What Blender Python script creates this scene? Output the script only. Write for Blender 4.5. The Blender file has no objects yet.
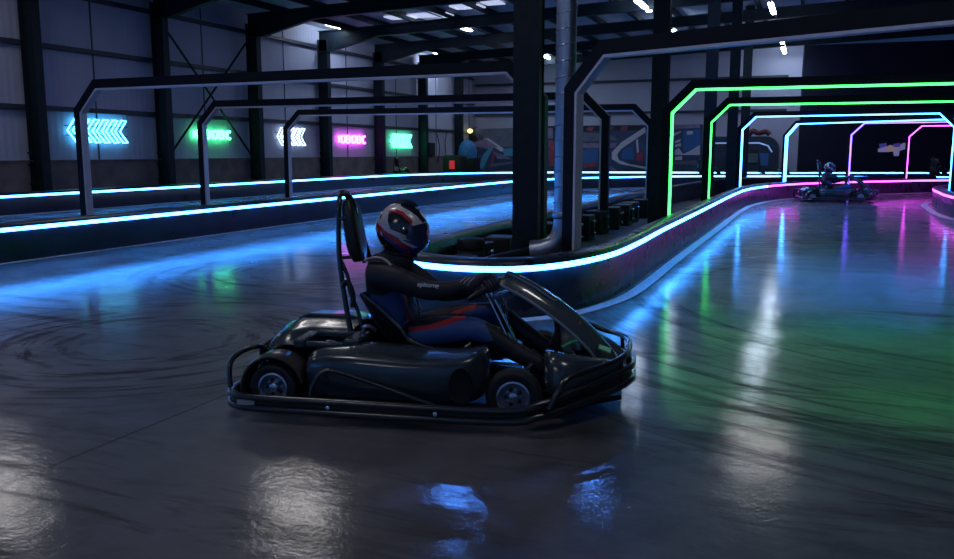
import bpy, bmesh, math, random
from math import sin, cos, pi, radians, atan, atan2, degrees
from mathutils import Vector, Matrix, Euler

# ------------------------------------------------------------------ camera, world, exposure
S = bpy.context.scene
COL = S.collection
FPX, CXP, CYP, CH = 850.0, 477.0, 279.5, 1.4
PITCH = atan(127.5 / 850); YAW = atan(343 / 859.5)
cam_data = bpy.data.cameras.new('camera'); cam_data.sensor_width = 36; cam_data.lens = FPX / 954 * 36
cam_data.clip_end = 200
cam = bpy.data.objects.new('camera', cam_data); COL.objects.link(cam)
cam.location = (0, 0, CH); cam.rotation_euler = (pi / 2 - PITCH, 0, YAW)
S.camera = cam
W = bpy.data.worlds.new('world'); S.world = W; W.use_nodes = True
W.node_tree.nodes['Background'].inputs[0].default_value = (0.07, 0.19, 0.48, 1)
W.node_tree.nodes['Background'].inputs[1].default_value = .6
S.view_settings.view_transform = 'Standard'
try: S.view_settings.look = 'None'
except Exception: pass
S.view_settings.gamma = 1; S.view_settings.exposure = 0.0; S.view_settings.use_curve_mapping = False
S.cycles.use_denoising = True
S.cycles.max_bounces = 6; S.cycles.diffuse_bounces = 3; S.cycles.glossy_bounces = 4
S.cycles.sample_clamp_indirect = 4.0
S.cycles.caustics_reflective = False; S.cycles.caustics_refractive = False
LAMP = 42.0          # high bay lamps
STRIP = 24.0          # led strips
NEON = 7.0

def area(name, loc, rot, sx, sy, power, col):
    l = bpy.data.lights.new(name, 'AREA'); l.shape = 'RECTANGLE'; l.size = sx; l.size_y = sy
    l.energy = power; l.color = col
    o = bpy.data.objects.new(name, l); COL.objects.link(o); o.location = loc; o.rotation_euler = rot
    return o

# ------------------------------------------------------------------ measuring helpers (photo -> room metres)
def ray(x, y):
    a = (x - CXP) / FPX; b = -(y - CYP) / FPX
    fw = cos(PITCH) + b * sin(PITCH); up = -sin(PITCH) + b * cos(PITCH)
    return a * cos(YAW) - fw * sin(YAW), a * sin(YAW) + fw * cos(YAW), up
def atz(x, y, z):
    r = ray(x, y); t = (z - CH) / r[2]; return Vector((r[0] * t, r[1] * t, z))
def atX(x, y, X):
    r = ray(x, y); t = X / r[0]; return Vector((X, r[1] * t, CH + r[2] * t))
def atY(x, y, Y):
    r = ray(x, y); t = Y / r[1]; return Vector((r[0] * t, Y, CH + r[2] * t))

# ------------------------------------------------------------------ materials
MATS = {}
DULL = ('painted_dark_steel', 'gantry_black')
def mat(name, col, rough=0.5, metal=0.0, noise=0.0, nscale=8.0, bump=0.0, bscale=40.0, emit=None, estr=1.0, coat=0.0, col2=None, rvar=0.0):
    if name in MATS: return MATS[name]
    m = bpy.data.materials.new(name); m.use_nodes = True
    nt = m.node_tree; b = nt.nodes['Principled BSDF']; L = nt.links
    b.inputs['Base Color'].default_value = (*col, 1)
    b.inputs['Roughness'].default_value = rough; b.inputs['Metallic'].default_value = metal
    b.inputs['Coat Weight'].default_value = coat; b.inputs['Coat Roughness'].default_value = 0.08
    tc = nt.nodes.new('ShaderNodeTexCoord')
    n = nt.nodes.new('ShaderNodeTexNoise'); n.inputs['Scale'].default_value = nscale; n.inputs['Detail'].default_value = 6
    L.new(tc.outputs['Object'], n.inputs['Vector'])
    c2 = col2 if col2 else tuple(max(0, c * (1 - max(noise, .04))) for c in col)
    mx = nt.nodes.new('ShaderNodeMix'); mx.data_type = 'RGBA'
    mx.inputs[6].default_value = (*c2, 1); mx.inputs[7].default_value = (*col, 1)
    rp = nt.nodes.new('ShaderNodeValToRGB'); rp.color_ramp.elements[0].position = .35; rp.color_ramp.elements[1].position = .65
    L.new(n.outputs['Fac'], rp.inputs[0]); L.new(rp.outputs[0], mx.inputs[0]); L.new(mx.outputs[2], b.inputs['Base Color'])
    if rvar:
        mr = nt.nodes.new('ShaderNodeMapRange'); mr.inputs[3].default_value = rough - rvar; mr.inputs[4].default_value = rough + rvar
        L.new(n.outputs['Fac'], mr.inputs[0]); L.new(mr.outputs[0], b.inputs['Roughness'])
    if bump:
        n2 = nt.nodes.new('ShaderNodeTexNoise'); n2.inputs['Scale'].default_value = bscale; n2.inputs['Detail'].default_value = 4
        L.new(tc.outputs['Object'], n2.inputs['Vector'])
        bp = nt.nodes.new('ShaderNodeBump'); bp.inputs['Strength'].default_value = bump; bp.inputs['Distance'].default_value = .01
        L.new(n2.outputs['Fac'], bp.inputs['Height']); L.new(bp.outputs[0], b.inputs['Normal'])
    if emit:
        b.inputs['Emission Color'].default_value = (*emit, 1); b.inputs['Emission Strength'].default_value = estr
    if name in DULL: b.inputs['Specular IOR Level'].default_value = .2
    MATS[name] = m
    return m

STEEL = mat('painted_dark_steel', (.012, .022, .034), .5, noise=.3, bump=.1)
GIRT = mat('girt_steel', (.035, .045, .07), .5, noise=.2)
GANTRY = mat('gantry_black', (.006, .007, .011), .5, noise=.3)
DIFF = mat('unlit_diffuser', (.6, .6, .72), .5)
BARR = mat('barrier_plastic', (.018, .028, .05), .32, noise=.5, nscale=2.5, bump=.15, bscale=6, col2=(.01, .014, .026), rvar=.12)
BARRW = mat('barrier_scuffed', (.03, .045, .07), .3, noise=.6, nscale=5, bump=.1, bscale=9, col2=(.012, .018, .03), rvar=.14)
CAP = mat('barrier_cap', (.03, .045, .07), .28, noise=.3)
LINE = mat('floor_line_paint', (.72, .72, .75), .5, noise=.3, nscale=20)
WHITELED = mat('strip_ice_blue', (.1, .3, .8), emit=(.035, .275, 1), estr=STRIP)
PINKLED = mat('strip_pink', (.6, .1, .5), emit=(.85, .08, 1), estr=STRIP * .29)
GREENLED = mat('strip_green', (.1, .8, .3), emit=(.05, .9, .11), estr=STRIP * .22)
BLUELED = mat('strip_blue_white', (.3, .5, .9), emit=(.05, .3, 1), estr=STRIP * .5)
VIOLED = mat('strip_violet', (.5, .3, .9), emit=(.14, .075, 1), estr=STRIP * .3)
LAMPM = mat('lamp_diffuser', (.9, .9, .9), emit=(.68, .82, 1), estr=LAMP)
LAMPH = mat('lamp_housing', (.3, .32, .36), .4, metal=.6)
BLACKP = mat('black_plastic', (.012, .013, .016), .3, noise=.4, nscale=12, bump=.06, bscale=60)
BODY = mat('kart_bodywork', (.034, .052, .066), .24, noise=.35, nscale=7, bump=.06, bscale=10, coat=.4, rvar=.08)
BODYD = mat('kart_bodywork_dark', (.015, .02, .026), .28, noise=.4, nscale=9, coat=.4)
FENDER = mat('fender_brown_black', (.05, .042, .042), .3, noise=.3, coat=.3)
TUBE = mat('black_powder_coat', (.018, .018, .022), .22, noise=.2, coat=.5)
RUB = mat('tyre_rubber', (.014, .014, .016), .62, noise=.3, bump=.3, bscale=60)
RIM = mat('rim_alloy', (.45, .5, .6), .3, metal=.9)
CHROME = mat('chrome', (.7, .7, .75), .15, metal=1)
ALU = mat('brushed_aluminium', (.42, .45, .5), .32, metal=.9, noise=.2, bump=.1)
SUITB = mat('suit_black', (.012, .011, .02), .65, noise=.3, bump=.5, bscale=18)
SUITBL = mat('suit_blue', (.035, .08, .24), .55, noise=.2, bump=.4, bscale=18)
SUITR = mat('suit_red', (.42, .02, .03), .5)
SUITW = mat('suit_white', (.5, .42, .42), .5)
GLOVE = mat('glove_black', (.03, .026, .05), .5, bump=.4, bscale=60)
HW = mat('helmet_silver', (.58, .54, .58), .25, coat=.6)
HB = mat('helmet_black', (.01, .01, .015), .2, coat=.7)
HR = mat('helmet_red', (.5, .03, .03), .25, coat=.6)
HBL = mat('helmet_blue', (.02, .06, .26), .2, coat=.7)
VIS = mat('visor_tint', (.03, .05, .12), .06, metal=.4, coat=1)
SEAT = mat('seat_shell', (.015, .016, .02), .35)
RED = mat('red_cover', (.5, .03, .03), .4)
GREENP = mat('green_hose', (.05, .4, .15), .4)

# ------------------------------------------------------------------ mesh helpers
def obj(name, bm, m, parent=None, smooth=True, loc=None, rot=None, bevel=0, angle=40):
    me = bpy.data.meshes.new(name)
    if isinstance(bm, bpy.types.Mesh): me = bm
    else:
        bmesh.ops.recalc_face_normals(bm, faces=bm.faces)
        bm.to_mesh(me); bm.free()
    if not isinstance(m, (list, tuple)): m = [m]
    for k in m: me.materials.append(k)
    o = bpy.data.objects.new(name, me); COL.objects.link(o)
    if parent is not None: o.parent = parent
    if loc is not None: o.location = loc
    if rot is not None: o.rotation_euler = rot
    if bevel:
        b = o.modifiers.new('bevel', 'BEVEL'); b.width = bevel; b.segments = 2; b.limit_method = 'ANGLE'; b.angle_limit = radians(35)
    if smooth:
        for p in me.polygons: p.use_smooth = True
        try: me.set_sharp_from_angle(angle=radians(angle))
        except Exception: pass
    return o
def thing(name, label, cat, loc=(0, 0, 0), rz=0, group=None):
    o = bpy.data.objects.new(name, None); COL.objects.link(o); o.empty_display_size = .1
    o.location = loc; o.rotation_euler = (0, 0, rz); o['label'] = label; o['category'] = cat
    if group: o['group'] = group
    return o
def tag(o, label, cat, group=None, kind=None):
    o['label'] = label; o['category'] = cat
    if group: o['group'] = group
    if kind: o['kind'] = kind
    return o
def struct(o): o['kind'] = 'structure'; return o
def B(): return bmesh.new()
def box(bm, lo, hi, mi=0, M=None):
    x0, y0, z0 = lo; x1, y1, z1 = hi
    v = [bm.verts.new((M @ Vector(p)) if M else p) for p in ((x0,y0,z0),(x1,y0,z0),(x1,y1,z0),(x0,y1,z0),(x0,y0,z1),(x1,y0,z1),(x1,y1,z1),(x0,y1,z1))]
    for f in ((0,3,2,1),(4,5,6,7),(0,1,5,4),(1,2,6,5),(2,3,7,6),(3,0,4,7)):
        fc = bm.faces.new([v[i] for i in f]); fc.material_index = mi
def smooth_path(pts, n=6, closed=False):
    pts = [Vector(p) for p in pts]; out = []; N = len(pts)
    for i in range(N if closed else N - 1):
        if closed: p0, p1, p2, p3 = pts[(i-1) % N], pts[i], pts[(i+1) % N], pts[(i+2) % N]
        else: p0, p1, p2, p3 = pts[max(i-1, 0)], pts[i], pts[i+1], pts[min(i+2, N-1)]
        for k in range(n):
            t = k / n
            out.append(.5 * ((2*p1) + (p2-p0)*t + (2*p0-5*p1+4*p2-p3)*t*t + (3*p1-p0-3*p2+p3)*t**3))
    if not closed: out.append(pts[-1])
    return out
def tube(bm, pts, r, seg=10, closed=False, mi=0, flat=None):
    pts = [Vector(p) for p in pts]; N = len(pts); rings = []
    rr = r if isinstance(r, (list, tuple)) else [r] * N
    def tan(i):
        if closed: return (pts[(i+1) % N] - pts[(i-1) % N]).normalized()
        return (pts[min(i+1, N-1)] - pts[max(i-1, 0)]).normalized()
    t0 = tan(0); up = Vector((0, 0, 1)) if abs(t0.z) < .9 else Vector((0, 1, 0))
    nrm = (up - t0 * up.dot(t0)).normalized()
    for i in range(N):
        t = tan(i); nrm = (nrm - t * nrm.dot(t)).normalized(); bn = t.cross(nrm)
        rings.append([bm.verts.new(pts[i] + (nrm * cos(2*pi*k/seg) * (flat or 1) + bn * sin(2*pi*k/seg)) * rr[i]) for k in range(seg)])
    for i in range(N if closed else N - 1):
        a = rings[i]; b = rings[(i+1) % N]
        for k in range(seg):
            f = bm.faces.new((a[k], a[(k+1) % seg], b[(k+1) % seg], b[k])); f.material_index = mi
    if not closed:
        for rg in (rings[0][::-1], rings[-1]):
            f = bm.faces.new(rg); f.material_index = mi
def lathe(bm, prof, M=None, seg=24, mi=0):
    rings = []
    for r, h in prof:
        rings.append([bm.verts.new((M or Matrix()) @ Vector((r * cos(2*pi*k/seg), r * sin(2*pi*k/seg), h))) for k in range(seg)])
    for a, b in zip(rings, rings[1:]):
        for k in range(seg):
            f = bm.faces.new((a[k], a[(k+1) % seg], b[(k+1) % seg], b[k])); f.material_index = mi
    for rg in (rings[0][::-1], rings[-1]):
        f = bm.faces.new(rg); f.material_index = mi
def loft(bm, rings, cap=True, closed=True, mi=0):
    R = [[bm.verts.new(p) for p in r] for r in rings]; n = len(R[0])
    for a, b in zip(R, R[1:]):
        for k in range(n if closed else n - 1):
            f = bm.faces.new((a[k], a[(k+1) % n], b[(k+1) % n], b[k])); f.material_index = mi
    if cap and closed:
        for rg in (R[0][::-1], R[-1]):
            f = bm.faces.new(rg); f.material_index = mi
def sheet(bm, grid, th, mi=0):
    """a curved panel given as grid of points, with real thickness th"""
    nu, nv = len(grid), len(grid[0]); P = [[Vector(p) for p in r] for r in grid]
    def nr(i, j):
        a = P[min(i+1, nu-1)][j] - P[max(i-1, 0)][j]; b = P[i][min(j+1, nv-1)] - P[i][max(j-1, 0)]
        return a.cross(b).normalized()
    T = [[bm.verts.new(P[i][j]) for j in range(nv)] for i in range(nu)]
    Q = [[bm.verts.new(P[i][j] - nr(i, j) * th) for j in range(nv)] for i in range(nu)]
    for i in range(nu-1):
        for j in range(nv-1):
            bm.faces.new((T[i][j], T[i+1][j], T[i+1][j+1], T[i][j+1])); bm.faces.new((Q[i][j], Q[i][j+1], Q[i+1][j+1], Q[i+1][j]))
    for i in range(nu-1):
        bm.faces.new((T[i][0], Q[i][0], Q[i+1][0], T[i+1][0])); bm.faces.new((T[i][-1], T[i+1][-1], Q[i+1][-1], Q[i][-1]))
    for j in range(nv-1):
        bm.faces.new((T[0][j], T[0][j+1], Q[0][j+1], Q[0][j])); bm.faces.new((T[-1][j], Q[-1][j], Q[-1][j+1], T[-1][j+1]))
def prism(bm, poly, f, d0, d1, mi=0):
    """extrude a 2D polygon; f(u,v,d) -> point"""
    a = [bm.verts.new(f(u, v, d0)) for u, v in poly]; b = [bm.verts.new(f(u, v, d1)) for u, v in poly]; n = len(a)
    x = bm.faces.new(a[::-1]); y = bm.faces.new(b); x.material_index = y.material_index = mi
    for k in range(n):
        q = bm.faces.new((a[k], a[(k+1) % n], b[(k+1) % n], b[k])); q.material_index = mi
def sweep(bm, path, prof, origin=Vector((0, 0, 0)), closed=False):
    """sweep a profile [(d,z)] along a ground path; d is the distance to the right of travel"""
    pts = [Vector((p[0], p[1], 0)) for p in path]; N = len(pts); R = []
    for i in range(N):
        if closed: a = pts[i] - pts[i-1]; b = pts[(i+1) % N] - pts[i]
        else: a = pts[max(i, 1)] - pts[max(i, 1)-1]; b = pts[min(i+1, N-1)] - pts[min(i+1, N-1)-1]
        a.normalize(); b.normalize(); t = (a + b).normalized(); k = 1 / max(.5, t.dot(b))
        r = Vector((t.y, -t.x, 0)) * k
        R.append([bm.verts.new(pts[i] + r * d + Vector((0, 0, z)) - origin) for d, z in prof])
    n = len(prof)
    for i in range(N if closed else N-1):
        a, b = R[i], R[(i+1) % N]
        for k in range(n): bm.faces.new((a[k], a[(k+1) % n], b[(k+1) % n], b[k]))
    if not closed: bm.faces.new(R[0][::-1]); bm.faces.new(R[-1])
def copy_tree(o, parent=None):
    c = o.copy(); COL.objects.link(c); c.parent = parent
    for ch in list(o.children): copy_tree(ch, c)
    return c

# ------------------------------------------------------------------ floor
def floor_material():
    m = bpy.data.materials.new('polished_concrete'); m.use_nodes = True; nt = m.node_tree; L = nt.links; b = nt.nodes['Principled BSDF']
    N = nt.nodes.new; tc = N('ShaderNodeTexCoord')
    def noise(scale, det=6, vec=None, rough=.55, dist=0.0):
        n = N('ShaderNodeTexNoise'); n.inputs['Scale'].default_value = scale; n.inputs['Detail'].default_value = det
        n.inputs['Roughness'].default_value = rough; n.inputs['Distortion'].default_value = dist
        L.new(vec or tc.outputs['Object'], n.inputs['Vector']); return n.outputs['Fac']
    def ramp(f, p0, p1, c0=0, c1=1):
        r = N('ShaderNodeMapRange'); r.inputs[1].default_value = p0; r.inputs[2].default_value = p1
        r.inputs[3].default_value = c0; r.inputs[4].default_value = c1; L.new(f, r.inputs[0]); return r.outputs[0]
    def mul(a, b_):
        x = N('ShaderNodeMath'); x.operation = 'MULTIPLY'; L.new(a, x.inputs[0])
        if isinstance(b_, (int, float)): x.inputs[1].default_value = b_
        else: L.new(b_, x.inputs[1])
        return x.outputs[0]
    def mixc(f, a, c):
        x = N('ShaderNodeMix'); x.data_type = 'RGBA'; L.new(f, x.inputs[0])
        if isinstance(a, tuple): x.inputs[6].default_value = (*a, 1)
        else: L.new(a, x.inputs[6])
        x.inputs[7].default_value = (*c, 1); return x.outputs[2]
    mp = N('ShaderNodeMapping'); mp.inputs['Rotation'].default_value = (0, 0, radians(-32)); mp.inputs['Scale'].default_value = (1, 7, 1)
    L.new(tc.outputs['Object'], mp.inputs['Vector'])
    base = mixc(ramp(noise(.5, 8, dist=.6), .35, .65), (.13, .128, .15), (.026, .029, .038))
    base = mixc(mul(ramp(noise(3.5, 10, rough=.7), .45, .75), .6), base, (.17, .165, .18))
    marks = mul(ramp(noise(.8, 8, mp.outputs[0], .65, .8), .52, .66), ramp(noise(.35, 3), .38, .55))
    masks = [mul(marks, .85)]
    base = mixc(masks[0], base, (.016, .016, .02))
    # curved tyre marks, rubber laid down in turns
    def swirl(cx_, cy_, r0_, r1_, amt, base_):
        sb = N('ShaderNodeVectorMath'); sb.operation = 'SUBTRACT'; sb.inputs[1].default_value = (cx_, cy_, 0); L.new(tc.outputs['Object'], sb.inputs[0])
        ln = N('ShaderNodeVectorMath'); ln.operation = 'LENGTH'; L.new(sb.outputs[0], ln.inputs[0])
        sp = N('ShaderNodeSeparateXYZ'); L.new(sb.outputs[0], sp.inputs[0])
        at = N('ShaderNodeMath'); at.operation = 'ARCTAN2'; L.new(sp.outputs[1], at.inputs[0]); L.new(sp.outputs[0], at.inputs[1])
        cb = N('ShaderNodeCombineXYZ'); L.new(mul(ln.outputs['Value'], 9.0), cb.inputs[0]); L.new(mul(at.outputs[0], 1.3), cb.inputs[1])
        st = ramp(noise(1.0, 5, cb.outputs[0], .6), .5, .62)
        m1 = mul(ramp(ln.outputs['Value'], r0_, r0_ + .3), ramp(ln.outputs['Value'], r1_, r1_ - .5))
        masks.append(mul(mul(st, m1), amt)); return mixc(masks[-1], base_, (.018, .018, .022))
    base = swirl(-4.6, 4.9, .35, 2.0, 1.0, base)
    base = swirl(-5.4, 8.6, .5, 2.4, .8, base)
    base = swirl(2.2, 9.5, 3.2, 6.5, .8, base)
    sep = N('ShaderNodeSeparateXYZ'); L.new(tc.outputs['Object'], sep.inputs[0])
    def joint(out, off, period, w):
        a = N('ShaderNodeMath'); a.operation = 'ADD'; a.inputs[1].default_value = off + period * 50 + period / 2; L.new(out, a.inputs[0])
        c = N('ShaderNodeMath'); c.operation = 'MODULO'; c.inputs[1].default_value = period; L.new(a.outputs[0], c.inputs[0])
        d = N('ShaderNodeMath'); d.operation = 'SUBTRACT'; d.inputs[1].default_value = period / 2; L.new(c.outputs[0], d.inputs[0])
        e = N('ShaderNodeMath'); e.operation = 'ABSOLUTE'; L.new(d.outputs[0], e.inputs[0])
        g = N('ShaderNodeMath'); g.operation = 'LESS_THAN'; g.inputs[1].default_value = w; L.new(e.outputs[0], g.inputs[0]); return g.outputs[0]
    mxx = N('ShaderNodeMath'); mxx.operation = 'MAXIMUM'
    L.new(joint(sep.outputs[0], 3.14, 6.0, .011), mxx.inputs[0]); L.new(joint(sep.outputs[1], -7.42, 6.0, .012), mxx.inputs[1])
    base = mixc(mxx.outputs[0], base, (.01, .01, .012))
    L.new(base, b.inputs['Base Color'])
    rn = ramp(noise(1.6, 8, rough=.65, dist=.4), .3, .7, .36, .55)
    L.new(rn, b.inputs['Roughness'])
    b.inputs['Specular IOR Level'].default_value = .5
    cw = ramp(noise(1.1, 9, rough=.7, dist=.5), .3, .7, .35, .95); rb = rn
    for mk in masks:
        cw = mul(cw, ramp(mk, 0, 1, 1, .25)); rb = mul(rb, ramp(mk, 0, 1, 1, 1.5))
    L.new(cw, b.inputs['Coat Weight']); L.new(rb, b.inputs['Roughness'])
    L.new(ramp(noise(2.3, 8, rough=.7), .3, .7, .03, .08), b.inputs['Coat Roughness'])
    bp = N('ShaderNodeBump'); bp.inputs['Strength'].default_value = .2; bp.inputs['Distance'].default_value = .004
    L.new(noise(38, 5, rough=.6), bp.inputs['Height'])
    bp2 = N('ShaderNodeBump'); bp2.inputs['Strength'].default_value = .13; bp2.inputs['Distance'].default_value = .02
    L.new(noise(5, 5, rough=.6), bp2.inputs['Height']); L.new(bp.outputs[0], bp2.inputs['Normal'])
    L.new(bp2.outputs[0], b.inputs['Normal']); L.new(bp2.outputs[0], b.inputs['Coat Normal'])
    return m
bm = B(); box(bm, (-18.2, -8, -.2), (14.2, 55, 0)); struct(obj('floor', bm, floor_material(), smooth=False))

# ------------------------------------------------------------------ room shell
def cladding():
    m = mat('wall_cladding', (.46, .48, .64), .55, noise=.15, nscale=.6)
    nt = m.node_tree; L = nt.links; b = nt.nodes['Principled BSDF']; tc = [n for n in nt.nodes if n.type == 'TEX_COORD'][0]
    w = nt.nodes.new('ShaderNodeTexWave'); w.bands_direction = 'Y'; w.inputs['Scale'].default_value = 1.6
    L.new(tc.outputs['Object'], w.inputs['Vector'])
    bp = nt.nodes.new('ShaderNodeBump'); bp.inputs['Strength'].default_value = .5; bp.inputs['Distance'].default_value = .01
    L.new(w.outputs['Fac'], bp.inputs['Height']); L.new(bp.outputs[0], b.inputs['Normal'])
    return m
CLAD = cladding()
WX = -18.0
def top_z(X): return 5.9 + .035 * (X + 18)
bm = B(); box(bm, (WX - .2, -8, 0), (WX, 44.6, 6.3))
wl = struct(obj('wall_left', bm, CLAD, smooth=False))
COLY = [15.5 + 4.37 * k for k in range(-2, 7)]
for z in (2.48, 4.0, 5.35):
    bm = B(); box(bm, (WX, 0, z - .06), (WX + .1, 44.4, z + .06)); box(bm, (WX + .1, 0, z - .06), (WX + .115, 44.4, z + .0))
    obj('girt', bm, GIRT, wl, smooth=False)
bm = B()
for y in [c + 2.18 for c in COLY]: box(bm, (WX, y - .018, 1.2), (WX + .02, y + .018, 5.8))
obj('panel_joint', bm, GIRT, wl, smooth=False)
BRICK = mat('plinth_blockwork', (.2, .17, .165), .8, noise=.4, nscale=2.2, bump=.4, bscale=14, col2=(.12, .105, .11))
bm = B(); box(bm, (WX, -8, 0), (WX + .12, 44.4, 1.17)); box(bm, (WX, -8, 1.17), (WX + .15, 44.4, 1.2))
struct(obj('trim_1', bm, BRICK, smooth=False))
bm = B(); box(bm, (WX, 44.4, 0), (-1.0, 44.6, 8))
wb = struct(obj('wall_back', bm, CLAD, smooth=False))
for z in (3.4, 5.0):
    bm = B(); box(bm, (WX + .2, 44.28, z - .06), (-1.6, 44.4, z + .06)); obj('girt', bm, GIRT, wb, smooth=False)
DARKW = mat('dark_navy_wall', (.014, .02, .05), .6, noise=.2, nscale=.8)
bm = B(); box(bm, (14, -8, 0), (14.2, 52, 8)); struct(obj('wall_right', bm, DARKW, smooth=False))
# dark partition that closes the back right corner
pl_ = Vector((atY(799, 150, 44.3).x, 44.3, 0)); pr_ = Vector((14, 50.4, 0)); pd = (pr_ - pl_).normalized(); pn = Vector((pd.y, -pd.x, 0))
bm = B(); prism(bm, [(0, 0), ((pr_ - pl_).length, 0), ((pr_ - pl_).length, 7.0), (0, 6.4)], lambda u, v, d: pl_ + pd * u - pn * d + Vector((0, 0, v)), 0, .15)
bm.normal_update(); struct(obj('wall_right', bm, DARKW, smooth=False))
# ceiling
CEIL = mat('roof_sheet', (.58, .63, .72), .6, noise=.25, nscale=.4)
bm = B(); prism(bm, [(WX, top_z(WX) + .2), (14, top_z(14) + .2), (14, top_z(14) + .35), (WX, top_z(WX) + .35)], lambda u, v, d: Vector((u, d, v)), -8, 52)
ce = struct(obj('ceiling', bm, CEIL, smooth=False))
x = WX + 1.2
while x < 13.5:
    bm = B(); z = top_z(x); box(bm, (x - .05, 4, z), (x + .05, 44.3, z + .2)); obj('purlin', bm, STEEL, ce, smooth=False); x += 1.45
# rooflights, daylight showing in the roof sheet
SKY = mat('rooflight_pane', (.7, .75, .85), emit=(.62, .7, 1), estr=.75)
for k, (x0, x1, y0, y1) in enumerate(((388, 412, 12, 17), (414, 451, 11, 16), (453, 482, 5, 9), (484, 500, 2, 6))):
    zz = top_z(-13) + .2
    a = atz(x0, (y0+y1)/2+1, zz); b_ = atz(x1, (y0+y1)/2-1, zz)
    bm = B(); box(bm, (a.x, a.y - .35, top_z(a.x) + .15), (b_.x, a.y + .35, top_z(a.x) + .19)); 
    t = obj('rooflight', bm, SKY, smooth=False)
    tag(t, ['small leftmost pale rooflight pane beyond the roof beam', 'long pale rooflight pane, second from the left', 'long pale rooflight pane, third from the left', 'rightmost of the four pale rooflight panes'][k], 'rooflight', 'rooflights in the left roof slope')

# ------------------------------------------------------------------ steel frame
def i_section(bm, p0, p1, w, d, tw=.02, axis='z'):
    """I section standing on z, flange width w along Y, depth d along X"""
    x, y, z0 = p0; z1 = p1
    box(bm, (x, y - w/2, z0), (x + tw, y + w/2, z1)); box(bm, (x + d - tw, y - w/2, z0), (x + d, y + w/2, z1)); box(bm, (x + tw, y - .012, z0), (x + d - tw, y + .012, z1))
nth = ['nearest', 'second', 'third', 'fourth', 'fifth', 'sixth', 'seventh', 'eighth', 'ninth']
vis_desc = {2: 'dark steel wall column at the far left edge, left of the cyan arrows', 3: 'dark steel wall column between cyan arrow sign and green sign', 4: 'dark steel wall column between green sign and white arrow sign',
            5: 'dark steel wall column between white arrows and magenta sign', 6: 'dark steel wall column between magenta sign and the farther green sign', 7: 'greenish dark steel wall column right of the farther green sign', 8: 'farthest dark steel wall column beside the mural'}
for k, y in enumerate(COLY):
    if k in vis_desc:
        bm = B(); i_section(bm, (WX + .12, y, 0), 5.6, .24, .42)
        for z in (.6, 1.05, 1.35): box(bm, (WX + .12, y - .16, z), (WX + .3, y - .12, z + .05))
        tag(obj('steel_column', bm, STEEL, smooth=False), vis_desc[k], 'column', 'steel columns along the left wall')
    bm = B(); t0, t1 = top_z(WX + .15), top_z(13.9); D = .38
    def f(u, v, d): return Vector((u, d, v))
    lower = [(WX + .15, t0 - .75), (WX + .7, t0 - .75), (WX + 2.7, top_z(WX + 2.7) - D), (13.9, t1 - D)]
    prism(bm, lower + [(13.9, t1), (WX + .15, t0)], f, y - .012, y + .012)
    prism(bm, [(WX + .15, t0 - .02), (13.9, t1 - .02), (13.9, t1), (WX + .15, t0)], f, y - .1, y + .1)
    prism(bm, lower + [(p[0], p[1] + .02) for p in lower[::-1]], f, y - .1, y + .1)
    tag(obj('roof_rafter', bm, STEEL, smooth=False), f'dark steel roof beam overhead, {nth[k]} from the front', 'roof beam', 'steel roof beams')
# cross bracing between two columns
bm = B()
ya, yb = COLY[3] + .1, COLY[4] - .1
for a, b_ in (((ya, 5.15), (yb, 1.2)), ((yb, 5.15), (ya, 1.2))):
    d = .02 if a[0] == ya else .06
    tube(bm, [(WX + .22 + d, a[0], a[1]), (WX + .22 + d, b_[0], b_[1])], .035, 8)
tag(obj('cross_brace', bm, STEEL), 'dark diagonal steel bracing rods crossing in front of the green sign bay', 'bracing')
# island columns
isl_lab = ['thick dark steel column in front, directly left of the silver duct', 'dark steel column just left of the first green-lit gantry', 'dark steel column seen between the two green-lit gantries', 'thin dark steel column beyond the second green gantry', 'farthest thin dark steel column above the track island']
for k, (x, y) in enumerate(((-3.07, 9.25), (-2.79, 16.1), (-2.76, 23.6), (-2.62, 28.4), (-2.62, 33.2))):
    bm = B(); w, d = .14, .08; z1 = top_z(x) + .18
    box(bm, (x - w, y - d, 0), (x + w, y + d, z1)); box(bm, (x - w - .012, y - d - .01, 0), (x + w + .012, y - d, z1)); box(bm, (x - w - .012, y + d, 0), (x + w + .012, y + d + .01, z1))
    box(bm, (x - .2, y - .2, 0), (x + .2, y + .2, .03))
    tag(obj('steel_column', bm, STEEL, smooth=False), isl_lab[k], 'column', 'steel columns on the track island')
    c = COL.objects[-1]
# spiral duct
ALUD = mat('galvanised_duct', (.42, .47, .58), .35, metal=.85, noise=.15, nscale=5)
dp = atY(564, 200, 8.75); dx, dy = dp.x, 8.75
t = thing('air_duct', 'round silver galvanised air duct rising beside the thick dark column', 'duct', (dx, dy, 0))
bm = B(); lathe(bm, [(.105, .72), (.105, 6.3)], seg=20); obj('duct_pipe', bm, ALUD, t)
bm = B()
z = .8
while z < 6.2:
    bmt = [(.108 * cos(a), .108 * sin(a), z + .12 * a / (2*pi)) for a in [2*pi*q/20 for q in range(21)]]
    tube(bm, bmt, .007, 5); z += .16
obj('spiral_seam', bm, ALUD, t)
bm = B(); tube(bm, [(0, 0, .76), (0, 0, .62), (-.03, -.01, .5), (-.1, -.03, .41), (-.22, -.05, .36), (-.34, -.07, .35)], .112, 18); obj('duct_elbow', bm, ALUD, t)
bm = B(); lathe(bm, [(.12, .70), (.125, .71), (.125, .76), (.12, .77)], seg=20); obj('duct_collar', bm, ALUD, t)

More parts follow.
